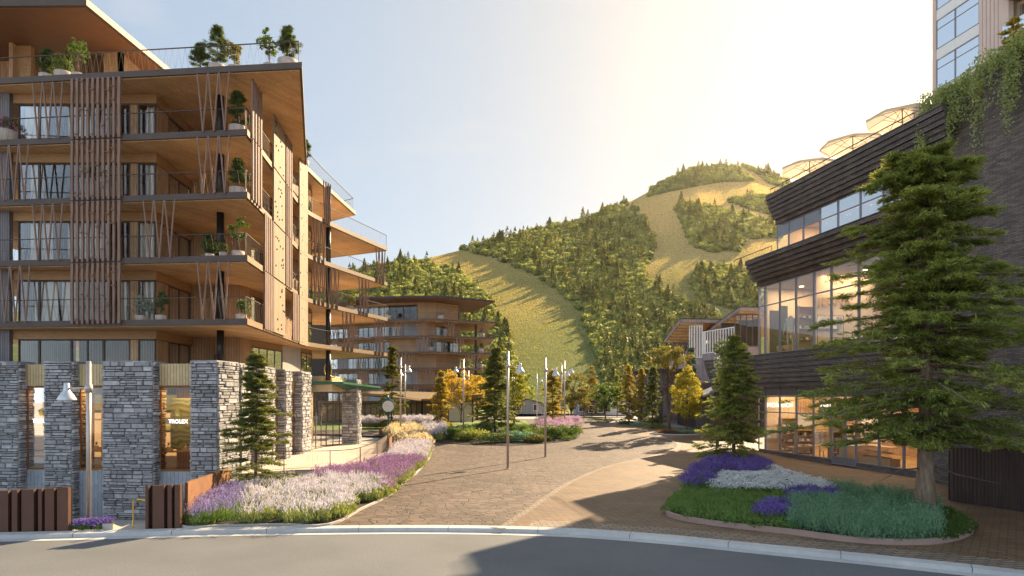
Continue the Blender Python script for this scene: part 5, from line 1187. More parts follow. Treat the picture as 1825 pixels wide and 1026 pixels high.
def clock():
    Y = 62; x = (692-CX)/F*Y; zb = ZC-(772-HOR)/F*Y; zt = ZC-(707-HOR)/F*Y; k = (zt-zb)/3.5
    o = thing('post_clock', 'dark green post clock with a round white dial beside the entrance terrace', 'clock', (x, Y, zb)); o.rotation_euler = (0, 0, .1); o.scale = (k, k, k)
    mb = MB(); mb.lathe([(.2, -.5), (.2, .12), (.13, .2), (.1, .5), (.085, 1.6), (.1, 1.8), (.16, 1.86), (.1, 1.93), (.12, 1.97)], n=14); mb.build('post', M['clockg'], o, True, world=False)
    mb = MB(); n = 28; zc = 2.6; Rr = .63
    ring = [(Rr*math.sin(2*math.pi*i/n), Rr*math.cos(2*math.pi*i/n)) for i in range(n)]
    mb.add([(a, -.16, zc+b) for a, b in ring]+[(a, .16, zc+b) for a, b in ring], [tuple(range(n)), tuple(range(2*n-1, n-1, -1))]+[(i, i+n, (i+1) % n+n, (i+1) % n) for i in range(n)])
    mb.add([(-.5, -.15, 3.05), (0, -.15, 3.5), (.5, -.15, 3.05), (.42, -.15, 2.98), (-.42, -.15, 2.98), (-.5, .15, 3.05), (0, .15, 3.5), (.5, .15, 3.05), (.42, .15, 2.98), (-.42, .15, 2.98)], [(0, 1, 2, 3, 4), (9, 8, 7, 6, 5), (0, 5, 6, 1), (1, 6, 7, 2), (2, 7, 8, 3), (4, 9, 5, 0)])
    mb.lathe([(.2, 1.93), (.3, 2.05), (.12, 2.1)], n=12); mb.lathe([(.05, 3.45), (.06, 3.55), (.01, 3.62)], n=8); c = mb.build('case', M['clockg'], o, world=False)
    mb = MB(); mb.add([(a*.86, -.175, zc+b*.86) for a, b in ring], [tuple(range(n))]); mb.build('dial', M['white'], o, world=False)
    mb = MB()
    for i in range(12):
        a = i*math.pi/6; mb.beam((.44*math.sin(a), -.182, zc+.44*math.cos(a)), (.50*math.sin(a), -.182, zc+.50*math.cos(a)), .03, .012)
    mb.beam((0, -.186, zc), (-.26, -.186, zc+.15), .045, .012); mb.beam((0, -.192, zc), (.40, -.192, zc), .03, .012); mb.build('hands', M['black'], o, world=False)
clock()
# ------------------------------------------------------------------ the farther apartment block
def far_block():
    Yf = 118; o = thing('apartment_building', 'farther brown apartment block with flat roof behind the street lamps', 'building', (-18, 124, .9))
    def X(px, Y=Yf): return (px-CX)/F*Y
    fr = [(X(560), 124), (X(690), 117.5), (X(775), 116), (X(880), 121), (X(868, 128), 134), (X(560), 136)]
    zl = [ZC-(y-HOR)/F*117 for y in (678, 652, 622.5, 593, 564)]
    zr = [6.6, 9.6, 12.5, 15.4, 18.3]; zl = zr
    core = [(X(560), 127), (X(690), 120.5), (X(742), 119.3), (X(775), 119.6), (X(812), 123.5), (X(808), 134), (X(560), 136)]
    zz = [.95]+zl
    for k, z in enumerate(zl):
        pl = fr if k < 4 else [(fr[0][0], 123), (X(690), 116.8), (X(775), 115.4), (X(884), 120.5), fr[4], fr[5]]
        mb = MB(); mb.prism(pl, z-.32, z); s = mb.build('slab', M['bronze'], o); mb = MB(); mb.prism(inset(pl, .15), z-.36, z-.325); mb.build('soffit', M['soffit'], s)
        railing(o, pl[:4]+[pl[4]], z, dense=.5)
    rg = random.Random(4)
    for k in range(6):
        z0, z1 = (zz[k], zz[k+1]-.36) if k < 5 else (zl[4], zl[4]+3.5)
        for (a, b) in zip(core[:5], core[1:6]):
            A, Bv = Vector(a), Vector(b); L = (Bv-A).length; n = max(1, int(L/2.2))
            for i in range(n):
                p, q = A.lerp(Bv, i/n), A.lerp(Bv, (i+1)/n); d = (q-p).normalized()
                if rg.random() < .5: window_bay(o, p, q, z0+.05, z1-.45, 2, 'glass', 'bronze', .1); wall(o, p, q, z1-.44, z1, 'beam', .2)
                else: wall(o, p, q, z0, z1, rg.choice(['clad', 'greyboard', 'clad']), .2)
                if rg.random() < .55:
                    w_ = d.cross(Vector((0, 0, 1)).to_2d().to_3d()) if False else Vector((-d.y, d.x)); c = p.lerp(q, .15)+w_*.35; e = p.lerp(q, rg.uniform(.4, .8))+w_*.35; curtain(o, c, e, z0+.1, z1-.5, rg.randrange(999))
        if k < 5:
            for pa, pb in zip(fr[:3], fr[1:4]):
                pa, pb = Vector(pa), Vector(pb)
                for q in range(2):
                    f = rg.uniform(.05, .8); at = pa.lerp(pb, f); dd = (pb-pa).normalized(); vstruts(o, lambda s, at=at, dd=dd: (at.x+dd.x*s, at.y+dd.y*s-.1), z0-.1 if k else .9, z1, .62, .055)
            mb = MB(); mb.tube([(X(846), 121.5, z0), (X(846), 121.5, z1+.04)], .22, 10); mb.build('column', M['black'], o)
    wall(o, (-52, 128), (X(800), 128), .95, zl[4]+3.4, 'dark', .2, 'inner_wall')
    pl = [(X(590), 121), (X(660), 115), (X(790), 113.4), (X(882), 119.5), (X(842, 134), 134), (X(560), 136)]
    zt = zl[4]+3.55; mb = MB(); mb.prism(pl, zt, zt+.3); r = mb.build('roof', M['roof'], o); mb = MB(); mb.prism(inset(pl, .2), zt-.05, zt-.006); mb.build('roof_soffit', M['roofu'], r)
    for i, (px, k, m) in enumerate(((693, 4, 'silver'), (786, 4, 'silver'), (858, 3, 'olive'), (767, 2, 'leafg'), (857, 2, 'leafg'), (856, 1, 'leafg'))):
        c = Vector((X(px), 0)); y = 117.6 if px < 790 else 121.3
        potted('potted shrub on the farther block, %s' % ('left one on its top terrace', 'white pot right of its pale top wall', 'broad one at its right corner under the top slab', 'dark ball on its middle balcony', 'upright one by its corner column', 'lowest one by its corner column')[i], (c.x*y/Yf, y, zl[k]), 'bush', 1.5, .55, .8, 80+i, m)
far_block()
# low pavilion in front of it
def pavilion():
    o = thing('pavilion', 'low dark pavilion with a thin overhanging roof behind the clock and larch trees', 'building', (-12, 90, .9))
    def X(px, Y): return (px-CX)/F*Y
    mb = MB(); a = [(X(560, 78), 78), (X(700, 82), 82), (X(752, 90), 90), (X(860, 84), 84), (X(858, 100), 100), (X(560, 100), 100)]
    zt = [4.9, 4.3, 3.75, 4.4, 4.6, 5.2]
    mb.add([(p[0], p[1], z) for p, z in zip(a, zt)]+[(p[0], p[1], z+.28) for p, z in zip(a, zt)], [(5, 4, 3, 2), (5, 2, 1, 0), (6, 7, 8, 11), (11, 8, 9, 10)]+[(i, (i+1) % 6, (i+1) % 6+6, i+6) for i in range(6)]); mb.build('roof', M['tan'], o)
    pts = [(X(570, 84), 84), (X(640, 85), 85), (X(692, 86), 86), (X(742, 93), 93), (X(800, 89), 89), (X(846, 88), 88)]
    for i, (p, q) in enumerate(zip(pts, pts[1:])):
        if i in (0, 1, 3): window_bay(o, p, q, .95, 3.5, 5, 'glass', 'bronze', .12)
        else: wall(o, p, q, .95, 3.6, 'pale' if i == 2 else 'plaster', .2)
    for px, Y in ((752, 91), (733, 88), (842, 85)):
        mb = MB(); mb.tube([(X(px, Y), Y, .9), (X(px, Y), Y, 3.95)], .1, 8); mb.build('column', M['black'], o)
    mb = MB(); mb.box(X(560, 95), X(850, 95), 97, 97.3, .9, 3.7); mb.build('back_wall', M['clad'], o)
pavilion()
# ------------------------------------------------------------------ timber lodge and dark low buildings on the right, small far houses
def lodge():
    K = 1.32                                                    # how far back the lodge stands
    o = thing('lodge', 'grey-brown timber lodge with two tilted roofs on rafters left of the dark shop building', 'building', (30, 100, .9))
    def q(px, Y): Y *= K; return ((px-CX)/F*Y, Y)
    def zz(z): return ZC+(z-ZC)*K
    def shed(NL, FLc, wid, n):
        """roof plate falling from its near end to its far end, rafter ends showing under the street edge"""
        A, Bq = Vector(NL), Vector(FLc); d = (Bq-A); u = Vector((d.x, d.y, 0)).normalized(); w = Vector((u.y, -u.x, 0))*wid; w = w if w.x > 0 else -w
        def plate(mb, p, dd, ww, z0, z1): mb.para(p+Vector((0, 0, z0)), dd, ww, (0, 0, z1-z0))
        mb = MB(); plate(mb, A, d, w, 0, .34); r = mb.build('roof', M['roof'], o)
        mb = MB(); plate(mb, A-w*.006, d, w*.005, -.32, .14); plate(mb, A-d*.012, d*.01, w, -.32, .14); mb.build('fascia', M['lilac'], r)
        mb = MB(); plate(mb, A+d*.01+w*.01, d*.98, w*.98, -.05, -.008); mb.build('roof_soffit', M['beam'], r)
        for k in range(n):
            p = A+d*((k+.4)/n)+w*.012; mb = MB(); plate(mb, p, u*.3, w*.3, -.40, -.06); mb.build('rafter', M['pale'], o)
    shed((25.2, 96.5, 15.75), (24.45, 103.4, 13.25), 12, 7); shed((31.2, 88.5, 16.4), (29.8, 101.9, 13.9), 12, 9)
    w0, w1, w2 = q(1194, 77.6), q(1228, 74), q(1252, 73.5); v0, v1, v2 = q(1252, 73.4), q(1309, 68), q(1352, 67.5)
    def zr(a, b, c): return a
    wall(o, w0, w1, zz(5.9), zz(8.6), 'lilac', .3); wall(o, w1, w2, zz(5.9), zz(8.8), 'lilac', .3); wall(o, v0, v1, zz(6.1), zz(9.2), 'lilac', .3); wall(o, v1, v2, zz(6.4), zz(9.6), 'lilac', .3)
    window_bay(o, w0, w1, zz(8.6)+.02, zz(10.55), 9, 'glass', 'bronze', .12); window_bay(o, w1, w2, zz(8.8)+.02, zz(12.5), 5, 'glass', 'white', .12)
    window_bay(o, v0, v1, zz(9.2)+.02, zz(11.75), 12, 'glass', 'white', .13); window_bay(o, v1, v2, zz(9.6)+.02, zz(13.0), 4, 'glass', 'bronze', .12)
    P, Q = Vector(v0), Vector(v1)
    for k in range(11):
        c = P.lerp(Q, (k+.5)/11); c2 = P.lerp(Q, (k+.95)/11); curtain(o, (c.x+.2, c.y+.3), (c2.x+.2, c2.y+.3), zz(9.25), zz(11.65), k)
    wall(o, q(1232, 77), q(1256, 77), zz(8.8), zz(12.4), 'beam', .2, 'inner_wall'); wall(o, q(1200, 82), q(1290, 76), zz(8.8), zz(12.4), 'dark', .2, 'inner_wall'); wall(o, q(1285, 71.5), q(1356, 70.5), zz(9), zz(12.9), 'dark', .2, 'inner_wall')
    mb = MB(); mb.prism([w0, w1, w2, v0, v1, v2, q(1352, 76), q(1200, 86)], zz(5.65), zz(5.88)); mb.build('floor_slab', M['lilac'], o)
    mb = MB(); mb.prism([q(1215, 80), q(1250, 76), q(1352, 72), q(1352, 80), q(1225, 88)], .9, zz(5.64)); mb.build('ground_floor', M['shake'], o)
    return o
lodge()
def lowblocks():
    def X(px, Y): return (px-CX)/F*Y
    o = thing('shop_annex', 'low dark shingled annex with pale door below the timber lodge', 'building', (22, 70, .9))
    mb = MB(); mb.box(X(1232, 70), X(1232, 70)+10, 68, 80, 3.9, 5.85); mb.build('shingle_band', M['shake'], o)
    mb = MB(); mb.box(X(1258, 64), X(1258, 64)+6, 62.5, 67.5, .9, 4.6); mb.build('wall', M['shake'], o)
    mb = MB(); a = (X(1240, 66), 62, 4.7); mb.add([(a[0]-.5, 61.6, 4.3), (a[0]+1.9, 61.6, 5.3), (a[0]+1.9, 66, 5.3), (a[0]-.5, 66, 4.3), (a[0]-.5, 61.6, 4.5), (a[0]+1.9, 61.6, 5.5), (a[0]+1.9, 66, 5.5), (a[0]-.5, 66, 4.5)], [(0, 3, 2, 1), (4, 5, 6, 7), (0, 1, 5, 4), (1, 2, 6, 5), (2, 3, 7, 6), (3, 0, 4, 7)]); mb.build('porch_roof', M['alu'], o)
    wall(o, (X(1240, 70), 70), (X(1252, 69), 69), .9, 3.9, 'lilac', .2); window_bay(o, (X(1252, 68.6), 68.6), (X(1262, 68), 68), .95, 3.6, 2, 'shopglass', 'alu', .09, None, 'glass_door')
    wall(o, (X(1262, 67.9), 67.9), (X(1275, 67.2), 67.2), .9, 3.9, 'plaster', .2)
    mb = MB(); mb.box(X(1240, 72), X(1240, 72)+9, 72, 80, .9, 3.9); mb.build('core', M['dark'], o)
    o = thing('shop_annex', 'far dark annex with a rounded shingle band behind the row of right hand trees', 'building', (21, 86, .9))
    mb = MB(); mb.prism([(X(1128, 96), 96), (X(1132, 88), 88), (X(1178, 82), 82), (X(1240, 80), 80), (X(1240, 80), 96)], 5.4, 7.6); mb.build('shingle_band', M['shake'], o)
    mb = MB(); mb.prism([(X(1122, 96), 96), (X(1127, 88), 87), (X(1176, 82), 81), (X(1240, 80), 79), (X(1240, 80), 96)], 7.61, 7.85); mb.build('roof', M['roof'], o)
    wall(o, (X(1136, 89), 89), (X(1180, 83), 83), .95, 5.35, 'ledge', .3); wall(o, (X(1180, 83), 83), (X(1236, 81), 81), .95, 5.35, 'lilac', .3)
    window_bay(o, (X(1146, 87), 86.6), (X(1170, 84), 83.6), 1.2, 4.2, 3, 'glass', 'alu', .1); window_bay(o, (X(1192, 82), 81.6), (X(1222, 81), 80.8), 1.2, 4.2, 4, 'glass', 'alu', .1)
    for px, Y in ((1176, 80), (1232, 77.5)):
        mb = MB(); mb.cbox((X(px, Y), Y, 3.2), .55, .55, 4.5, .1); mb.build('column', M['shake'], o)
    for i, (px, Y, w_, d, h, rh, m, lab) in enumerate(((1062, 112, 3.2, 5, 2.3, 1.2, 'shake', 'small dark gabled house with white roof edge at the far end of the plaza'), (1046, 120, 4.2, 6, 2.6, .9, 'greyboard', 'small grey glazed house left of the dark gabled house'), (1098, 118, 6.0, 5, 2.2, .6, 'white', 'low white house between the far round trees'), (940, 126, 6.5, 5, 2.0, .8, 'greyboard', 'low grey house behind the island bed at the foot of the grass run'))):
        x = X(px, Y); o = thing('house', lab, 'house', (x, Y, .95)); mb = MB(); mb.box(-w_/2, w_/2, 0, d, 0, h); mb.add([(-w_/2, .01, h), (w_/2, .01, h), (0, .01, h+rh), (-w_/2, d, h), (w_/2, d, h), (0, d, h+rh)], [(0, 1, 2), (3, 5, 4), (0, 3, 4, 1)]); mb.build('wall', M[m], o, world=False)
        mb = MB()
        for sg in (-1, 1): mb.add([(0, -.4, h+rh+.02), (sg*(w_/2+.4), -.4, h-rh*.8/w_+.0), (sg*(w_/2+.4), d+.4, h-rh*.8/w_), (0, d+.4, h+rh+.02), (0, -.4, h+rh+.2), (sg*(w_/2+.4), -.4, h-rh*.8/w_+.18), (sg*(w_/2+.4), d+.4, h-rh*.8/w_+.18), (0, d+.4, h+rh+.2)], [(0, 1, 2, 3), (4, 5, 6, 7), (0, 1, 5, 4), (1, 2, 6, 5), (2, 3, 7, 6)])
        mb.build('roof', M['roof'] if i != 2 else M['alu'], o, world=False)
        for q in range(2):
            f = MB(); cx = -w_*.25+q*w_*.5; f.box(cx-.5, cx+.5, -.06, .0, .6, 1.9); f.build('window', M['glass'] if False else M['white'], o, world=False).active_material = M['white']
            f = MB(); f.box(cx-.42, cx+.42, -.075, -.062, .68, 1.82); f.build('pane', M['dark'], o.children[-1] if False else [c for c in o.children if c.name.startswith('window')][q], world=False)
lowblocks()
# ------------------------------------------------------------------ planting
M['lavpink'] = leafmat('pinkish_lavender_petals', (.42, .27, .40), (.66, .50, .58), .3, tcol=(1.1, 1, 1))
def inpoly(poly, p): return inside([(q[0], q[1]) for q in poly], p[0], p[1])
BEDL = spline([G(x, y) for x, y in ((322, 938), (345, 905), (405, 882), (456, 876), (522, 862), (560, 855), (622, 848), (668, 834), (704, 812), (703, 795), (688, 779), (714, 772), (748, 778), (762, 795), (766, 812), (742, 842), (716, 862), (690, 885), (642, 908), (585, 936), (500, 936), (400, 938))], 4, True)
BEDR = spline([G(x, y, 0) for x, y in ((1193, 913), (1204, 895), (1224, 868), (1243, 846), (1290, 829), (1345, 832), (1385, 849), (1430, 864), (1480, 879), (1560, 892), (1640, 904), (1705, 924), (1726, 945), (1700, 961), (1640, 969), (1530, 966), (1400, 950), (1270, 935), (1204, 923))], 4, True)
def bed_soil(name, poly, m='soil', dz=.06): return patch(name, [(p.x, p.y) for p in poly], dz, m)
bed_soil('bed_soil', BEDL, dz=.03); bed_soil('bed_soil', BEDR, dz=.13)
def kerb_ring(name, poly, h, w_, m, label):
    mb = MB(); n = len(poly); ar = sum(poly[i].x*poly[(i+1) % n].y-poly[(i+1) % n].x*poly[i].y for i in range(n)); sg = 1 if ar > 0 else -1; out = []
    for i, p in enumerate(poly):
        t = (poly[(i+1) % n]-poly[i-1]).normalized(); out.append(p+Vector((t.y, -t.x))*sg*w_)
    vs = []
    for p, q in zip(poly, out): z = gz(p.y); vs += [(p.x, p.y, z-.02), (q.x, q.y, z-.02), (p.x, p.y, z+h), (q.x, q.y, z+h)]
    fs = []
    for i in range(n):
        a, b = 4*i, 4*((i+1) % n); fs += [(a+1, b+1, b+3, a+3), (a+2, a+3, b+3, b+2), (b, a, a+2, b+2)]
    mb.add(vs, fs); prop(mb.build(name, M[m]), label, 'kerb edging')
kerb_ring('planter_edging', BEDR, .17, .14, 'pink', 'low pinkish metal edging around the right hand flower bed') if 'pink' in M else None
M['pink'] = mat('pinkish_edging', (.36, .23, .18), (.30, .19, .15), .6, 2, dirt=.3)
kerb_ring('planter_edging', BEDR, .17, .14, 'pink', 'low pinkish edging around the flower bed in front of the dark shop')
kerb_ring('planter_edging', BEDL, .08, .10, 'conc', 'thin pale stone edging around the lavender bed beside the plaza')
def scatter(poly, n, rg, test=None):
    xs = [p[0] for p in poly]; ys = [p[1] for p in poly]; out = []; tries = 0
    while len(out) < n and tries < n*60:
        tries += 1; x, y = rg.uniform(min(xs), max(xs)), rg.uniform(min(ys), max(ys))
        if inpoly(poly, (x, y)) and (test is None or test(x, y)): out.append((x, y))
    return out
def flower_patch(name, label, spots, petal, leaf, rg, H=.5, stems=60, Rr=.35, sp=.12, spw=.02, cat='flowers', z0=.1, lean=.5, bloom=.75, leafn=70, ll=.09, lw=.012, round_=False, petals=3):
    """clumps of upright stems, each ending in a flower spike, over a mound of leaves"""
    Cs, As, Bs, Ts, Ms = [], [], [], [], []
    for (x, y) in spots:
        hh = H*rg.uniform(.8, 1.2); R_ = Rr*rg.uniform(.8, 1.2); zb = gz(y)+z0; tj = rg.normal(0, .1)
        a = rg.uniform(0, 6.283, stems); q = rg.uniform(0, 1, stems)**.6
        tip = np.stack([np.cos(a)*R_*q*1.1, np.sin(a)*R_*q*1.1, hh*(1-.35*q*q)*rg.uniform(.85, 1.12, stems)], 1); root = tip*[.35, .35, 0]
        d = unit(tip-root+rg.normal(0, .05, (stems, 3)))
        o = np.array([x, y, zb])
        nb = stems
        for k in range(petals):
            f = (k+.5)/petals
            C = tip+d*sp*(f-.5); A = d*sp/petals*.75+rg.normal(0, .006, (nb, 3)); B = unit(np.cross(d, rg.normal(0, 1, (nb, 3))))*spw*(1.1-.5*f)
            if round_: C = tip+rg.normal(0, spw*.8, (nb, 3)); A = unit(rg.normal(0, 1, (nb, 3))*[1, 1, .4])*spw; B = unit(np.cross(A, rg.normal(0, .4, (nb, 3))+[0, 0, 1]))*spw
            keep = rg.uniform(0, 1, nb) < bloom
            Cs.append((C+o)[keep]); As.append(A[keep]); Bs.append(B[keep]); n_ = keep.sum(); Ts.append(np.clip(rg.normal(.5+tj, .22, n_), 0, 1)); Ms.append(np.zeros(n_))
        C = (root+tip)/2; A = (tip-root)*.48; B = unit(np.cross(d, rg.normal(0, 1, (nb, 3))))*.006
        Cs.append(C+o); As.append(A); Bs.append(B); Ts.append(rg.uniform(.3, .9, nb)); Ms.append(np.ones(nb))
        a = rg.uniform(0, 6.283, leafn); q = rg.uniform(0, 1, leafn)**.5; C = np.stack([np.cos(a)*R_*q, np.sin(a)*R_*q, hh*.62*(1-.55*q*q)*rg.uniform(.15, 1, leafn)], 1)
        A = unit(np.stack([np.cos(a)*.5*q, np.sin(a)*.5*q, np.ones(leafn)*.8], 1)+rg.normal(0, .35, (leafn, 3)))*ll; B = unit(np.cross(A, rg.normal(0, 1, (leafn, 3))))*lw
        Cs.append(C+o); As.append(A); Bs.append(B); Ts.append(np.clip(C[:, 2]/hh+rg.normal(.1, .2, leafn), 0, 1)); Ms.append(np.ones(leafn))
    ob = leaves(name, np.concatenate(Cs), np.concatenate(As), np.concatenate(Bs), np.concatenate(Ts), [M[petal], M[leaf]], mi=np.concatenate(Ms))
    return prop(ob, label, cat, kind='stuff')
RG = np.random.default_rng(77)
def pxof(x, y): return topix(x, y, gz(y))
# left bed: violet at the near left corner, pale lavender along the front, deep lavender on the bend, pale again, cream plumes at the clock
LB = [(p.x, p.y) for p in BEDL]
def zone(f): return lambda x, y: f(*pxof(x, y))
def z_violet(px, py): return px < 425 and py > 893
def z_pale(px, py): return py > 872-(px-560)*.05 and not z_violet(px, py) and (px+ (py-872)*1.2) < 702 and py > 868 or (px > 500 and px < 640 and py > 868 and not z_violet(px, py))
def z_deep(px, py): return not z_pale(px, py) and not z_violet(px, py) and 560 < px < 752 and 829 < py <= 900
def z_pale2(px, py): return 802 < py <= 829 and px > 700
def z_cream(px, py): return py <= 802
flower_patch('lavender', 'violet blue lavender in the near left corner of the bed by the rusty wall', scatter(LB, 62, RG, zone(z_violet)), 'lavblue', 'cover', RG, .64, 42, .34, .16, leafn=150)
flower_patch('lavender', 'pale pinkish lavender along the front of the left bed', scatter(LB, 210, RG, zone(z_pale)), 'lavpale', 'lavleaf', RG, .62, 44, .36, .18, .020, leafn=200, bloom=.62, lw=.016)
flower_patch('lavender', 'deep purple lavender on the bend of the left bed below the terrace', scatter(LB, 240, RG, zone(z_deep)), 'lavdeep', 'lavleaf', RG, .60, 44, .34, .14, .022, leafn=170, bloom=.62, lw=.016)
flower_patch('lavender', 'whitish lavender past the purple stretch at the terrace end', scatter(LB, 130, RG, zone(z_pale2)), 'lavpale', 'lavleaf', RG, .75, 60, .45, .2, .022)
flower_patch('plume_grass', 'cream plumes massed beside the curved planter rim and the clock', scatter(LB, 170, RG, zone(z_cream)), 'cream', 'lavleaf', RG, .95, 50, .5, .28, .04)
flower_patch('ground_cover', 'low green ground cover under the near left spruce', scatter(LB, 60, RG, lambda x, y: pxof(x, y)[0] < 560 and 858 < pxof(x, y)[1] < 896), 'cream', 'cover', RG, .3, 30, .35, bloom=.1, cat='ground cover')
# right bed
RB = [(p.x, p.y) for p in BEDR]
def zr(px, py):
    if py < 852 and px < 1372: return 'purple'
    if px < 1292 and py < 868+(1292-px)*.12: return 'purple' if px < 1282 else 'white'
    if py < 884-(1480-px)*.028 and 1262 < px < 1482: return 'white'
    if 1352 < px < 1408 and 908 < py < 932: return 'purple2'
    if 1405 < px < 1500 and 884 <= py < 903: return 'purple2'
    if px > 1668 or (px > 1500 and py > 960): return 'bright'
    if px > 1412: return 'teal'
    return 'green'
def zt(k): return lambda x, y: zr(*topix(x, y, .15)) == k
flower_patch('salvia', 'tall violet flowers at the far end of the right hand bed', scatter(RB, 150, RG, zt('purple')), 'violet', 'cover', RG, .6, 60, .34, .2, .024, z0=.14)
flower_patch('salvia', 'short violet flowers tucked between the green and blue-green ground covers', scatter(RB, 60, RG, zt('purple2')), 'violet', 'cover', RG, .46, 60, .28, .18, .022, z0=.14)
flower_patch('white_flowers', 'broad drift of small white flowers in the right hand bed', scatter(RB, 260, RG, zt('white')), 'whitepet', 'cover', RG, .42, 60, .34, .04, .026, z0=.14, round_=True, bloom=.9)
flower_patch('ground_cover', 'dark green ground cover at the left end of the right hand bed', scatter(RB, 300, RG, zt('green')), 'cream', 'cover', RG, .42, 30, .30, bloom=0, z0=.10, leafn=110, ll=.055, lw=.03, cat='ground cover')
flower_patch('ground_cover', 'blue-green mounded ground cover around the large tree trunk', scatter(RB, 420, RG, zt('teal')), 'teal', 'teal', RG, .62, 40, .34, .05, .02, z0=.12, leafn=170, ll=.04, lw=.017, cat='ground cover')
flower_patch('ground_cover', 'bright green low leaves at the right tip of the right hand bed', scatter(RB, 130, RG, zt('bright')), 'leafg', 'leafg', RG, .22, 24, .3, .04, .02, z0=.12, leafn=120, ll=.04, lw=.022, cat='ground cover')
# purple flowers at the kerb beside the steps
flower_patch('salvia', 'violet flowers at the kerb behind the short street lamp', [(RG.uniform(xg(133), xg(186)), kerb_y(-14.2)+.55+RG.uniform(0, .5)) for _ in range(26)], 'violet', 'cover', RG, .27, 40, .22, .12, .022, z0=.02)
# rocks
def boulder(px, py, r, seed, lab):
    bm = bmesh.new(); bmesh.ops.create_icosphere(bm, subdivisions=3, radius=1); rg = random.Random(seed); ax = [Vector((rg.gauss(0, 1), rg.gauss(0, 1), rg.gauss(0, .8))).normalized() for _ in range(14)]
    for v in bm.verts:
        d = v.co.normalized(); k = min(1.0, min((.72+.2*((i*37) % 5)/5)/max(.05, d.dot(a)) for i, a in enumerate(ax))); v.co = d*k; v.co = Vector((v.co.x*r*1.5, v.co.y*r, v.co.z*r*.8))
    me = bpy.data.meshes.new('boulder'); bm.to_mesh(me); bm.free(); me.attributes.new('tint', 'FLOAT', 'FACE'); o = link('boulder', me, M['rock']); p = G(px, py); o.location = (p.x, p.y, .25); prop(o, lab, 'boulder')
boulder(447, 890, .5, 3, 'larger pale boulder among the lavender below the near left spruce'); boulder(512, 884, .38, 9, 'smaller grey boulder right of the larger one in the lavender bed')
# ------------------------------------------------------------------ trees
def gp(px, py, Y=None):
    if Y is None: return tuple(G(px, py))
    return ((px-CX)/F*Y, Y, gz(Y))
p = G(1648, 920, .14)
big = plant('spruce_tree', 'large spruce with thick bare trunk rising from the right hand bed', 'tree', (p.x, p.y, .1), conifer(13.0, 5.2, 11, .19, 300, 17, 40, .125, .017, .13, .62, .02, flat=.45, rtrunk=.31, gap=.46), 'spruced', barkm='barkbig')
mb = MB(); mb.tube([(.15, 0, 1.9), (1.0, -.2, 1.55), (1.9, -.3, 1.35), (2.6, -.3, 1.2)], [.04, .03, .018, .006], 6); mb.tube([(-.1, 0, 1.75), (-.9, -.1, 1.7), (-1.7, -.15, 1.3)], [.035, .022, .006], 6); mb.tube([(0, .1, 1.0), (-.6, 0, 1.0), (-1.2, -.1, .75)], [.02, .015, .005], 5); mb.build('dead_branch', M['bark'], big, world=False)
plant('spruce_tree', 'dark spruce at the far end of the right hand bed before the shop window', 'tree', gp(1308, 832), conifer(8.2, 2.9, 17, .03, 190, 11, 30, .12, .02, .16, .85, .10, flat=.5, rtrunk=.13, gap=.36), 'spruced')
plant('spruce_tree', 'young spruce in the lavender bed before the stone corner', 'tree', gp(456, 880), conifer(6.3, 2.35, 13, .04, 140, 11, 30, .10, .015, .10, .9, .12, flat=.5, rtrunk=.09, gap=.38), 'spruce')
for a in (('spruce_tree', 'tall spruce behind the clock and the street lamp', 698, 66, 8.6, 1.9, 'larchy', 21), ('larch_tree', 'golden brown larch left of the lamp with the left arm', 786, 66, 6.0, 1.55, 'larch', 22),
          ('spruce_tree', 'broad green spruce in the island bed left of the nearest lamp pole', 882, 62, 8.3, 2.4, 'spruce', 23), ('larch_tree', 'brown larch behind the second lamp pole', 985, 70, 6.3, 1.8, 'larch', 24),
          ('larch_tree', 'narrow golden larch leftmost in the right hand row of trees', 1121, 78, 7.2, 1.35, 'larch', 25), ('larch_tree', 'second golden larch in the right hand row of trees', 1143, 82, 7.0, 1.25, 'larch', 26),
          ('spruce_tree', 'dark green spruce in the right hand row beside the tall pine', 1163, 70, 6.6, 1.5, 'spruce', 27), ('spruce_tree', 'blue-grey spruce below the timber lodge', 1231, 76, 9.2, 1.4, 'bluespruce', 28), ('spruce_tree', 'thin green spruce behind the golden larches', 1150, 96, 7.5, 1.3, 'spruce', 29),
          ('spruce_tree', 'small far conifer left of the round green tree', 1100, 110, 7.0, 1.6, 'spruced', 30), ('larch_tree', 'far golden larch left of the round green tree', 1055, 112, 8.6, 2.0, 'larch', 31)):
    k, lab, px, Y, h, r, m, sd = a; isl = sd == 23
    if m == 'larchy' and m not in M: M[m] = leafmat('yellow_green_needles', (.09, .095, .022), (.20, .19, .045), .35)
    if m == 'bluespruce' and m not in M: M[m] = leafmat('blue_needles', (.07, .12, .10), (.16, .22, .18), .2)
    plant(k, lab, 'tree', gp(px, 0, Y), conifer(h, r*1.25, sd, .10, 150 if isl else 84, 9 if isl else 8, 16 if isl else 14, .16, .04, .12, .95, .12, flat=.5, rtrunk=.10, gap=.4), m)
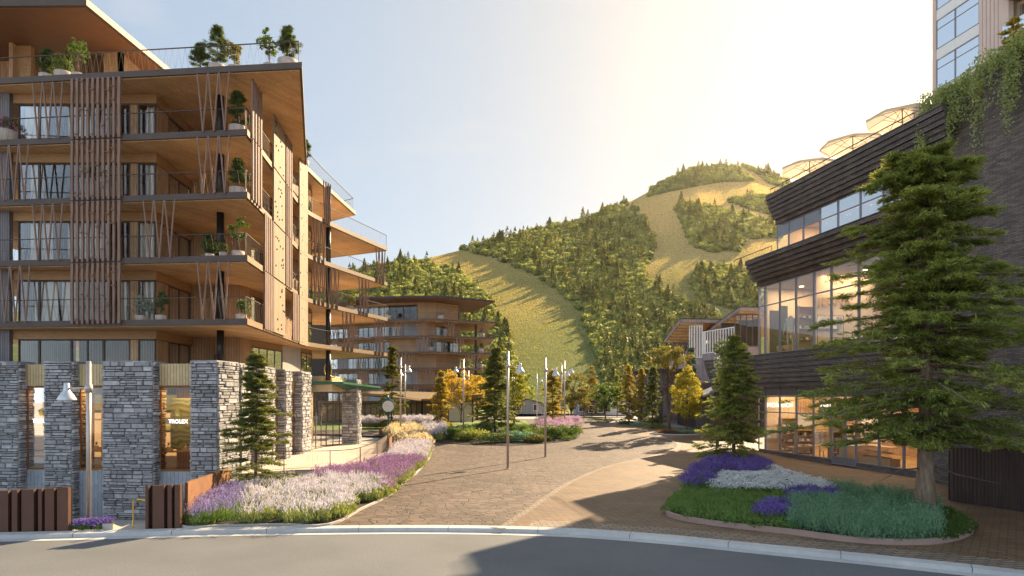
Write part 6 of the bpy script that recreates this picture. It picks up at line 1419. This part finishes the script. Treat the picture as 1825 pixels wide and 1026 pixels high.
# pine with a tall bare trunk
plant('pine_tree', 'pine with a tall bare trunk and flat dark crown before the lodge', 'tree', gp(1193, 770), broadleaf(8.4, 2.2, 1.1, 7.4, 33, 60, 60, .11, .86, .10, .45, 'umbrella', -.2), 'olive', barkm='bark')
for a in (('tree', 'bright yellow leafed tree right of the tall bare-trunked pine', 1224, 62.5, 7.2, 1.75, 2.75, 3.9, 'yellow', 'flame', 41, 170, 52, .095, .34), ('tree', 'amber autumn tree behind the larch and the lamp with the left arm', 822, 84, 7.2, 3.2, 2.3, 4.7, 'amber', 'round', 42, 90, 46, .15, .5),
          ('tree', 'smaller amber tree low right of the large amber tree', 851, 92, 4.6, 1.8, 1.4, 3.0, 'amber', 'round', 43, 40, 40, .14, .4), ('tree', 'yellow-green leafy tree behind the island spruce', 916, 76, 7.4, 1.9, 2.9, 4.3, 'yellowg', 'flame', 44, 90, 40, .13, .4),
          ('tree', 'round olive brown tree behind the lamps at the right end of the island bed', 1018, 84, 6.6, 2.6, 2.3, 4.2, 'olive', 'round', 45, 100, 50, .13, .45), ('tree', 'round green tree at the far end of the plaza before the white house', 1079, 90, 5.6, 2.2, 2.0, 3.6, 'leafg', 'round', 46, 70, 46, .13, .45),
          ('tree', 'small olive tree at the far end left of the dark gabled house', 1041, 104, 4.4, 1.4, 1.4, 3.0, 'olive', 'round', 47, 40, 40, .13, .35), ('tree', 'slender tree with whitish leaves beside the dark spruce at the shop', 1279, 52, 7.6, .75, 2.6, 4.9, 'silver', 'flame', 48, 50, 40, .09, .25),
          ('tree', 'dark round tree at the foot of the mountain left of the far slender lamp', 925, 122, 8.0, 3.4, 3.0, 4.6, 'spruced', 'round', 49, 70, 60, .2, .6), ('tree', 'light green rooftop shrub tree at the lodge terrace', 1288, 62, 2.2, .9, 1.0, 1.3, 'leafg', 'round', 50, 30, 30, .1, .3)):
    k, lab, px, Y, h, rx, rz_, zc, m, shp, sd, ncl, per, ls, cl = a
    if m == 'yellowg' and m not in M: M[m] = leafmat('yellow_green_leaves', (.14, .16, .02), (.32, .31, .05), .42)
    q = gp(px, 0, Y)
    if 'rooftop' in lab: q = (q[0], q[1], 7.5)
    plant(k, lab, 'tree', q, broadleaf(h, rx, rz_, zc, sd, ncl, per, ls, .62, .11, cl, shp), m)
# a bare-topped tree rises behind the parasols, by the tower
plant('spruce_tree', 'sunlit conifer behind the top of the hanging plants beside the glass tower', 'tree', rp(16.4, -3.5)+(18.6,), conifer(5.2, 1.6, 51, .1, 50, 7, 12, .15, .03, .1, .8, .15), 'larch')
# island bed
ISL = spline([G(x, y) for x, y in ((752, 784), (775, 788), (820, 792), (900, 794), (965, 791), (1015, 785), (1034, 776), (1024, 768), (960, 762), (880, 760), (790, 764), (756, 772))], 4, True)
bed_soil('bed_soil', ISL, dz=.05)
IS = [(p.x, p.y) for p in ISL]
flower_patch('lavender', 'pink lavender behind the shrubs at the right end of the island bed', scatter(IS, 55, RG, lambda x, y: pxof(x, y)[0] > 955 and pxof(x, y)[1] < 775), 'lavpink', 'lavleaf', RG, 1.0, 60, .5, .22, .04)
flower_patch('lavender', 'pale lavender at the left end of the island bed', scatter(IS, 45, RG, lambda x, y: pxof(x, y)[0] < 790), 'lavpale', 'lavleaf', RG, .95, 60, .5, .22, .04)
flower_patch('lavender', 'pinkish lavender hedge behind the entrance pillar and the clock', [(RG.uniform(-16.5, -8.5), 68.2+RG.uniform(0, 2.2)) for _ in range(170)], 'lavpale', 'lavleaf', RG, 1.05, 50, .5, .24, .05)
flower_patch('lavender', 'strip of pink lavender beyond the lamps at the far edge of the plaza', [(RG.uniform(3.5, 8.2), 76+RG.uniform(0, 3)) for _ in range(80)], 'lavpink', 'lavleaf', RG, .8, 50, .5, .22, .05)
for i, (px, py, rx, ry, rz_, m, lab) in enumerate(((805, 783, 1.55, 1.0, .95, 'leafg', 'low bright green shrub at the left part of the island bed'), (838, 786, 1.5, 1.0, .85, 'spruced', 'dark spreading shrub below the island spruce'), (880, 789, 1.7, .9, .75, 'pine', 'dark juniper at the front middle of the island bed'),
        (922, 787, 1.5, .9, .8, 'teal', 'grey-green shrub in front of the nearest lamp in the island bed'), (958, 788, 1.2, .8, .6, 'olive', 'low olive shrub at the front of the island bed near the second lamp'), (990, 783, 1.5, 1.0, 1.1, 'leafg', 'bright green shrub at the right end of the island bed'), (1013, 779, 1.1, .9, .95, 'leafg', 'last small green shrub at the right tip of the island bed'), (770, 782, .9, .8, .9, 'silver', 'silvery shrub at the left tip of the island bed'), (860, 776, 1.3, .9, 1.1, 'pine', 'upright dark shrub behind the front row of the island bed'))):
    q = G(px, py); shrub('shrub', lab, (q.x, q.y, q.z), rx*1.1, ry*1.15, rz_*1.45, m, 300+i, 2400, .075, 'shrubs of the island bed', lobes=12)
flower_patch('ground_cover', 'low green ground cover between the shrubs of the island bed', scatter(IS, 190, RG, lambda x, y: pxof(x, y)[1] < 786), 'cream', 'cover', RG, .5, 20, .5, bloom=0, leafn=90, ll=.09, lw=.03, cat='ground cover')
q = G(738, 800, 0.1); shrub('shrub', 'small yellow-green shrub at the end of the cream plumes', (q.x, q.y, q.z), .55, .5, .6, 'yellow', 330, 700, .06)
for i, (px, Y, rx, ry, rz_, m, lab) in enumerate(((1190, 62.5, 1.1, .7, .5, 'redshrub', 'reddish low shrub at the foot of the bare-trunked pine'), (1219, 62, 1.3, .7, .5, 'teal', 'blue-green low shrub at the foot of the yellow tree'), (1075, 88, 3.6, 1.0, .6, 'spruced', 'long low dark hedge under the far round green tree'), (1150, 74, 2.2, 1.0, .7, 'teal', 'blue-green hedge under the right hand row of spruces'), (1112, 78, 1.2, .8, .6, 'pine', 'small shrub under the leftmost larch of the right hand row'), (1175, 70, 1.5, .8, .6, 'spruced', 'dark low hedge left of the bare-trunked pine'))):
    if m == 'redshrub': M[m] = leafmat('reddish_leaves', (.16, .07, .03), (.30, .15, .06), .3)
    shrub('shrub', lab, gp(px, 0, Y), rx, ry, rz_, m, 340+i, 1300, .07, lobes=12)
mb = MB()
RNGB = [Vector(((1205-CX)/F*62.3+1.75*math.cos(a)*1.35, 62.3+1.3*math.sin(a))) for a in np.linspace(0, 6.283, 25)[:-1]]
kerb_ring('planter_edging', RNGB, .12, .15, 'conc', 'round stone edging around the bare-trunked pine and the yellow tree'); bed_soil('bed_soil', RNGB, dz=.05)
# lounge chairs on the far lawn
def lounge():
    o = thing('lounge_chair', 'white reclining chair on the far lawn', 'chair', (0, 0, 0)); mb = MB(); mb.para((-.3, -.5, .32), (.6, 0, 0), (0, 1.0, .05), (0, 0, .06)); mb.build('seat', M['white'], o)
    mb = MB(); mb.para((-.3, .5, .36), (.6, 0, 0), (0, .45, .75), (0, .06, 0)); mb.build('backrest', M['white'], o)
    for x in (-.27, .27):
        for y in (-.42, .5): mb = MB(); mb.box(x-.03, x+.03, y-.03, y+.03, 0, .34); mb.build('leg', M['white'], o)
    return o
_c = lounge()
for i, (px, Y) in enumerate(((648, 76), (740, 80), (755, 83), (770, 82))):
    c = _c if i == 0 else copy_tree(_c); c.location = gp(px, 0, Y); c.rotation_euler = (0, 0, 2.0+i*.5); prop(c, ('white reclining chair on the far lawn left of the clock', 'white chair just right of the lamp beside the clock', 'middle one of the three white chairs before the pavilion', 'rightmost of the three white chairs before the pavilion')[i], 'chair', 'white chairs on the far lawn')
# ------------------------------------------------------------------ inside the shop
def at(s, o, z): p = rp(s, o); return Vector((p[0], p[1], z))
RZ = math.atan2(RD.y, RD.x)
RX = math.atan2(-RN.y, -RN.x)                                  # across the shop, away from the glass
def shelf(pa, pb, ds, z, h, n, label):
    """an open shelf unit standing across the shop so that its front faces the street corner"""
    s = rs(pa)-ds; a, c = crossing(pa, s), crossing(pb, s); w_ = (c-a).length
    b = thing('shelf_unit', label, 'shelf', (a.x, a.y, z), rz=RX); mb = MB()
    for x in (0, w_): mb.box(x-.025, x+.025, 0, .4, 0, h)
    mb.box(.026, w_-.026, .38, .4, 0, h); mb.build('frame', M['oak'], b, world=False); rg = random.Random(int(pa)); zs = []
    for k in range(n):
        zz = .12+(h-.2)*k/(n-1); zs.append(zz+.036); mb = MB(); mb.box(.026, w_-.026, 0, .375, zz, zz+.035); mb.build('shelf_board', M['oak'], b, world=False)
    for zz in zs[:-1]:
        x = .06
        while x < w_-.12:
            ww = rg.uniform(.09, .2); hh = rg.uniform(.12, .3); mb = MB()
            if x+ww > w_-.03: break
            if rg.random() < .5: mb.box(0, ww, .03, .3, 0, hh*.35); mb.box(.008, ww-.008, .04, .29, hh*.36, hh*.7)
            else: ww = .1; mb.lathe([(.045, 0), (.05, hh*.6), (.025, hh*.75), (.025, hh)], (.05, .12, 0), 10)
            g = mb.build('shelf_goods', M[rg.choice(['white', 'pot', 'terra', 'white', 'tee', 'alu', 'dark'])], None); u = Vector((math.cos(RX), math.sin(RX))); g.location = (a.x+u.x*x, a.y+u.y*x, z+zz); g.rotation_euler = (0, 0, RX)
            prop(g, 'goods standing in rows on the oak shelves inside the lit shop', 'shop goods', 'goods on the shop shelves'); x += ww+rg.uniform(.02, .09)
for a in ((1393, 1419, 1.1, .28, 2.5, 5, 'oak shelf unit with folded goods in the second pane of the clothes shop'), (1422, 1449, .7, .28, 1.75, 5, 'low oak shelf unit under the white panel of the clothes shop'), (1485, 1506, .8, .28, 2.9, 6, 'tall oak shelf unit with jars below the cafe lettering'), (1509, 1526, 1.3, 1.4, 1.2, 4, 'small bakery rack with loaves seen through the glass doors'), (1424, 1450, .7, 7.5, 3.3, 5, 'pale shelf unit on the upper floor right of the mannequin')): shelf(*a)
def garment(px, ds, z, m, label, grp):
    s = rs(px)-ds; p = crossing(px, s); g = thing('hung_shirt', label, 'garment', (p.x, p.y, z), grp, RX)
    mb = MB(); O = [(-.11, 0), (.11, 0), (.25, -.08), (.29, -.5), (.21, -.52), (.19, -.24), (.2, -.8), (-.2, -.8), (-.19, -.24), (-.21, -.52), (-.29, -.5), (-.25, -.08)]
    mb.add([(x, -.05, z_) for x, z_ in O]+[(x, .06, z_) for x, z_ in O], [(0, 1, 5, 8), (1, 2, 3, 4, 5), (5, 6, 7, 8), (8, 9, 10, 11, 0), (12, 20, 17, 13), (13, 17, 16, 15, 14), (17, 20, 19, 18), (20, 12, 23, 22, 21)]+[(i, i+12, (i+1) % 12+12, (i+1) % 12) for i in range(12)]); mb.build('cloth', M[m], g, world=False)
    mb = MB(); mb.tube([(0, 0, .002), (0, 0, .12)], .008, 5); mb.build('hanger', M['black'], g, world=False)
def clothes_rail(pa, pb, ds, z, h, label):
    s = rs(pa)-ds; a, c = crossing(pa-3, s), crossing(pb+3, s); L = (c-a).length; b = thing('clothes_rail', label, 'clothes rail', (a.x, a.y, z), rz=RX); mb = MB(); mb.tube([(0, 0, 0), (0, 0, h), (L, 0, h), (L, 0, 0)], .018, 8); mb.build('frame', M['black'], b, world=False)
    for x in (0, L): mb = MB(); mb.tube([(x, -.25, .02), (x, .25, .02)], .018, 6); mb.build('foot', M['black'], b, world=False)
for pa, pb, ds, z, h, n, fl in ((1367, 1415, .5, .28, 1.85, 5, 'at the left end of the lit shop'), (1454, 1478, .6, .28, 1.85, 3, 'left of the cafe lettering'), (1460, 1500, .7, 7.5, 2.4, 5, 'on the upper shop floor behind the large tree')):
    clothes_rail(pa, pb, ds, z, h, 'black clothes rail with pale shirts '+fl); s = rs(pa)-ds
    for i in range(n):
        px = pa+(pb-pa)*(i+.3)/n; garment(px, rs(px)-s, z+h-.12, ('white', 'tee', 'plaster', 'white', 'greyboard')[i % 5], 'pale shirt hanging on the black rail '+fl, 'shirts on the rail '+fl)
def table(s, o, z, w_, d, h, label, kind='table'):
    b = thing(kind, label, kind.replace('_', ' '), tuple(at(s, o, z)), rz=RZ); mb = MB(); mb.box(-w_/2, w_/2, -d/2, d/2, h-.05, h); mb.build('top', M['oak'], b, world=False)
    for x in (-1, 1):
        for y in (-1, 1): mb = MB(); mb.box(x*(w_/2-.06)-.03, x*(w_/2-.06)+.03, y*(d/2-.06)-.03, y*(d/2-.06)+.03, 0, h-.055); mb.build('leg', M['oak'], b, world=False)
table(rs(1446)-.8, -.55, .28, 1.3, .6, .75, 'long oak display table behind the shop panes'); table(rs(1408)-.4, -.5, .28, .8, .5, .5, 'low oak display table at the left end of the shop')
def cafe_chair(s, o, rz, label):
    b = thing('cafe_chair', label, 'chair', tuple(at(s, o, .28)), 'cafe chairs inside the shop', rz); mb = MB(); mb.lathe([(.2, .43), (.21, .45), (.2, .47)], n=16); mb.build('seat', M['oak'], b, world=False)
    for k in range(4): a = k*1.57+.78; mb = MB(); mb.tube([(.15*math.cos(a), .15*math.sin(a), .43), (.2*math.cos(a), .2*math.sin(a), 0)], .014, 6); mb.build('leg', M['oak'], b, world=False)
    mb = MB(); mb.tube([(.19*math.cos(a), .19*math.sin(a), .45+.42*math.sin((a-.2)/(2.74)*math.pi)) for a in np.linspace(.2, 2.94, 12)], .016, 6); mb.build('backrest', M['oak'], b, world=False)
cafe_chair(rs(1460)-.5, -.55, 1.2, 'left bentwood cafe chair at the little round table'); cafe_chair(rs(1480)-.3, -.55, 4.4, 'right bentwood cafe chair at the little round table')
b = thing('cafe_table', 'little round cafe table on a black foot behind the shop glass', 'table', tuple(at(rs(1470)-.4, -.55, .28))); mb = MB(); mb.lathe([(.34, .72), (.35, .735), (.34, .75)], n=20); mb.build('top', M['oak'], b, world=False); mb = MB(); mb.lathe([(.22, 0), (.2, .03), (.03, .06), (.03, .72)], n=12); mb.build('foot', M['black'], b, world=False)
b = thing('counter', 'reeded oak sales counter behind the glass doors of the shop', 'counter', tuple(at(rs(1512)-.6, -1.3, .28)), rz=RX); mb = MB()
mb.box(-1.2, 1.2, -.35, .35, 0, 1.0)
for k in range(30): mb.box(-1.19+k*.08, -1.14+k*.08, .352, .38, .06, .98); mb.box(-1.19+k*.08, -1.14+k*.08, -.38, -.352, .06, .98)
mb.build('body', M['oak'], b, world=False); mb = MB(); mb.box(-1.25, 1.25, -.42, .42, 1.003, 1.05); mb.build('top', M['white'], b, world=False)
b = thing('pastry_case', 'glass pastry case with rows of rolls right of the shop doors', 'display case', tuple(at(10.2, -.9, .28)), rz=RZ); mb = MB(); mb.box(-1.3, 1.3, -.35, .35, 0, .45); mb.box(-1.3, 1.3, -.35, .35, .75, .77); mb.box(-1.3, 1.3, -.35, .35, 1.1, 1.14); mb.build('body', M['oak'], b, world=False); mb = MB(); mb.box(-1.3, 1.3, -.37, -.355, .46, 1.1); mb.build('glass_front', M['shopglass'], b, world=False)
for k in range(22):
    mb = MB(); rr = .07; mb.lathe([(.03, 0), (rr, .02), (rr*.9, .05), (.02, .075)], n=10); g = mb.build('bread_roll', M['terra'] if k % 3 else M['beam']); g.location = at(10.2-1.15+.21*(k % 11), -.9, .28+(.455 if k < 11 else .775)); prop(g, 'brown roll in the pastry case right of the shop doors', 'bread roll', 'rolls in the pastry case')
def mannequin():
    """a standing shop figure in a pale suit, one continuous body"""
    o = thing('mannequin', 'headless shop mannequin in a beige suit on the upper floor', 'mannequin', tuple(at(rs(1409)-.5, -.35, 7.5)), rz=RZ+.6); o.scale = (1.7, 1.7, 1.7)
    bm = bmesh.new()
    J = [((0, 0, .95), .15), ((0, 0, 1.15), .145), ((0, 0, 1.35), .17), ((0, 0, 1.5), .10), ((0, 0, 1.6), .055), ((.19, 0, 1.43), .075), ((.25, .03, 1.15), .055), ((.25, -.08, .9), .042), ((.25, -.12, .8), .035), ((-.19, 0, 1.43), .075), ((-.25, .03, 1.15), .055), ((-.25, -.08, .9), .042), ((-.25, -.12, .8), .035), ((.09, 0, .85), .11), ((.1, .0, .48), .08), ((.1, .02, .1), .055), ((.1, -.12, .03), .035), ((-.09, 0, .85), .11), ((-.1, .0, .48), .08), ((-.1, .02, .1), .055), ((-.1, -.12, .03), .035)]
    E = [(0, 1), (1, 2), (2, 3), (3, 4), (2, 5), (5, 6), (6, 7), (7, 8), (2, 9), (9, 10), (10, 11), (11, 12), (0, 13), (13, 14), (14, 15), (15, 16), (0, 17), (17, 18), (18, 19), (19, 20)]
    me = bpy.data.meshes.new('body'); me.from_pydata([j[0] for j in J], E, []); b = link('body', me, M['linen'], o); sk = b.modifiers.new('skin', 'SKIN')
    for v, j in zip(me.skin_vertices[0].data, J): v.radius = (j[1], j[1]*.75)
    me.skin_vertices[0].data[0].use_root = True; b.modifiers.new('sub', 'SUBSURF').render_levels = 2
    mb = MB(); mb.lathe([(.3, 0), (.3, .03)], n=18); mb.build('stand', M['alu'], o, world=False)
M['linen'] = mat('beige_cloth', (.46, .36, .24), None, .9, 8)
mannequin()
for i, px in enumerate((1382, 1398)):
    s = rs(px); potted('terracotta pot with a spiky plant on the upper floor, %s of two' % ('left', 'right')[i], tuple(at(s, -.5, 7.52)), 'bush', .6, .34, .6, 90+i, 'pine', 'terra')
plant('shrub', 'dark shrub on the lodge terrace beside the upper shop glass', 'shrub', ((1318-CX)/F*62, 62, 7.6), broadleaf(2.0, .8, .6, 1.4, 52, 24, 30, .1, .7, .05, .3), 'pine')

# ------------------------------------------------------------------ the air of the valley
HAZE = bpy.data.materials.new('valley_haze'); HAZE.use_nodes = True; _n = HAZE.node_tree.nodes; _n.clear()
_v = _n.new('ShaderNodeVolumePrincipled'); _v.inputs['Color'].default_value = (1, .90, .72, 1); _v.inputs['Density'].default_value = .00004; _v.inputs['Anisotropy'].default_value = .72
_o = _n.new('ShaderNodeOutputMaterial'); HAZE.node_tree.links.new(_v.outputs[0], _o.inputs['Volume'])
_b = MB(); _b.box(-1900, 1900, -330, 1900, -5, 262); prop(_b.build('haze', HAZE), 'thin warm evening haze filling the valley', 'haze', kind='stuff')
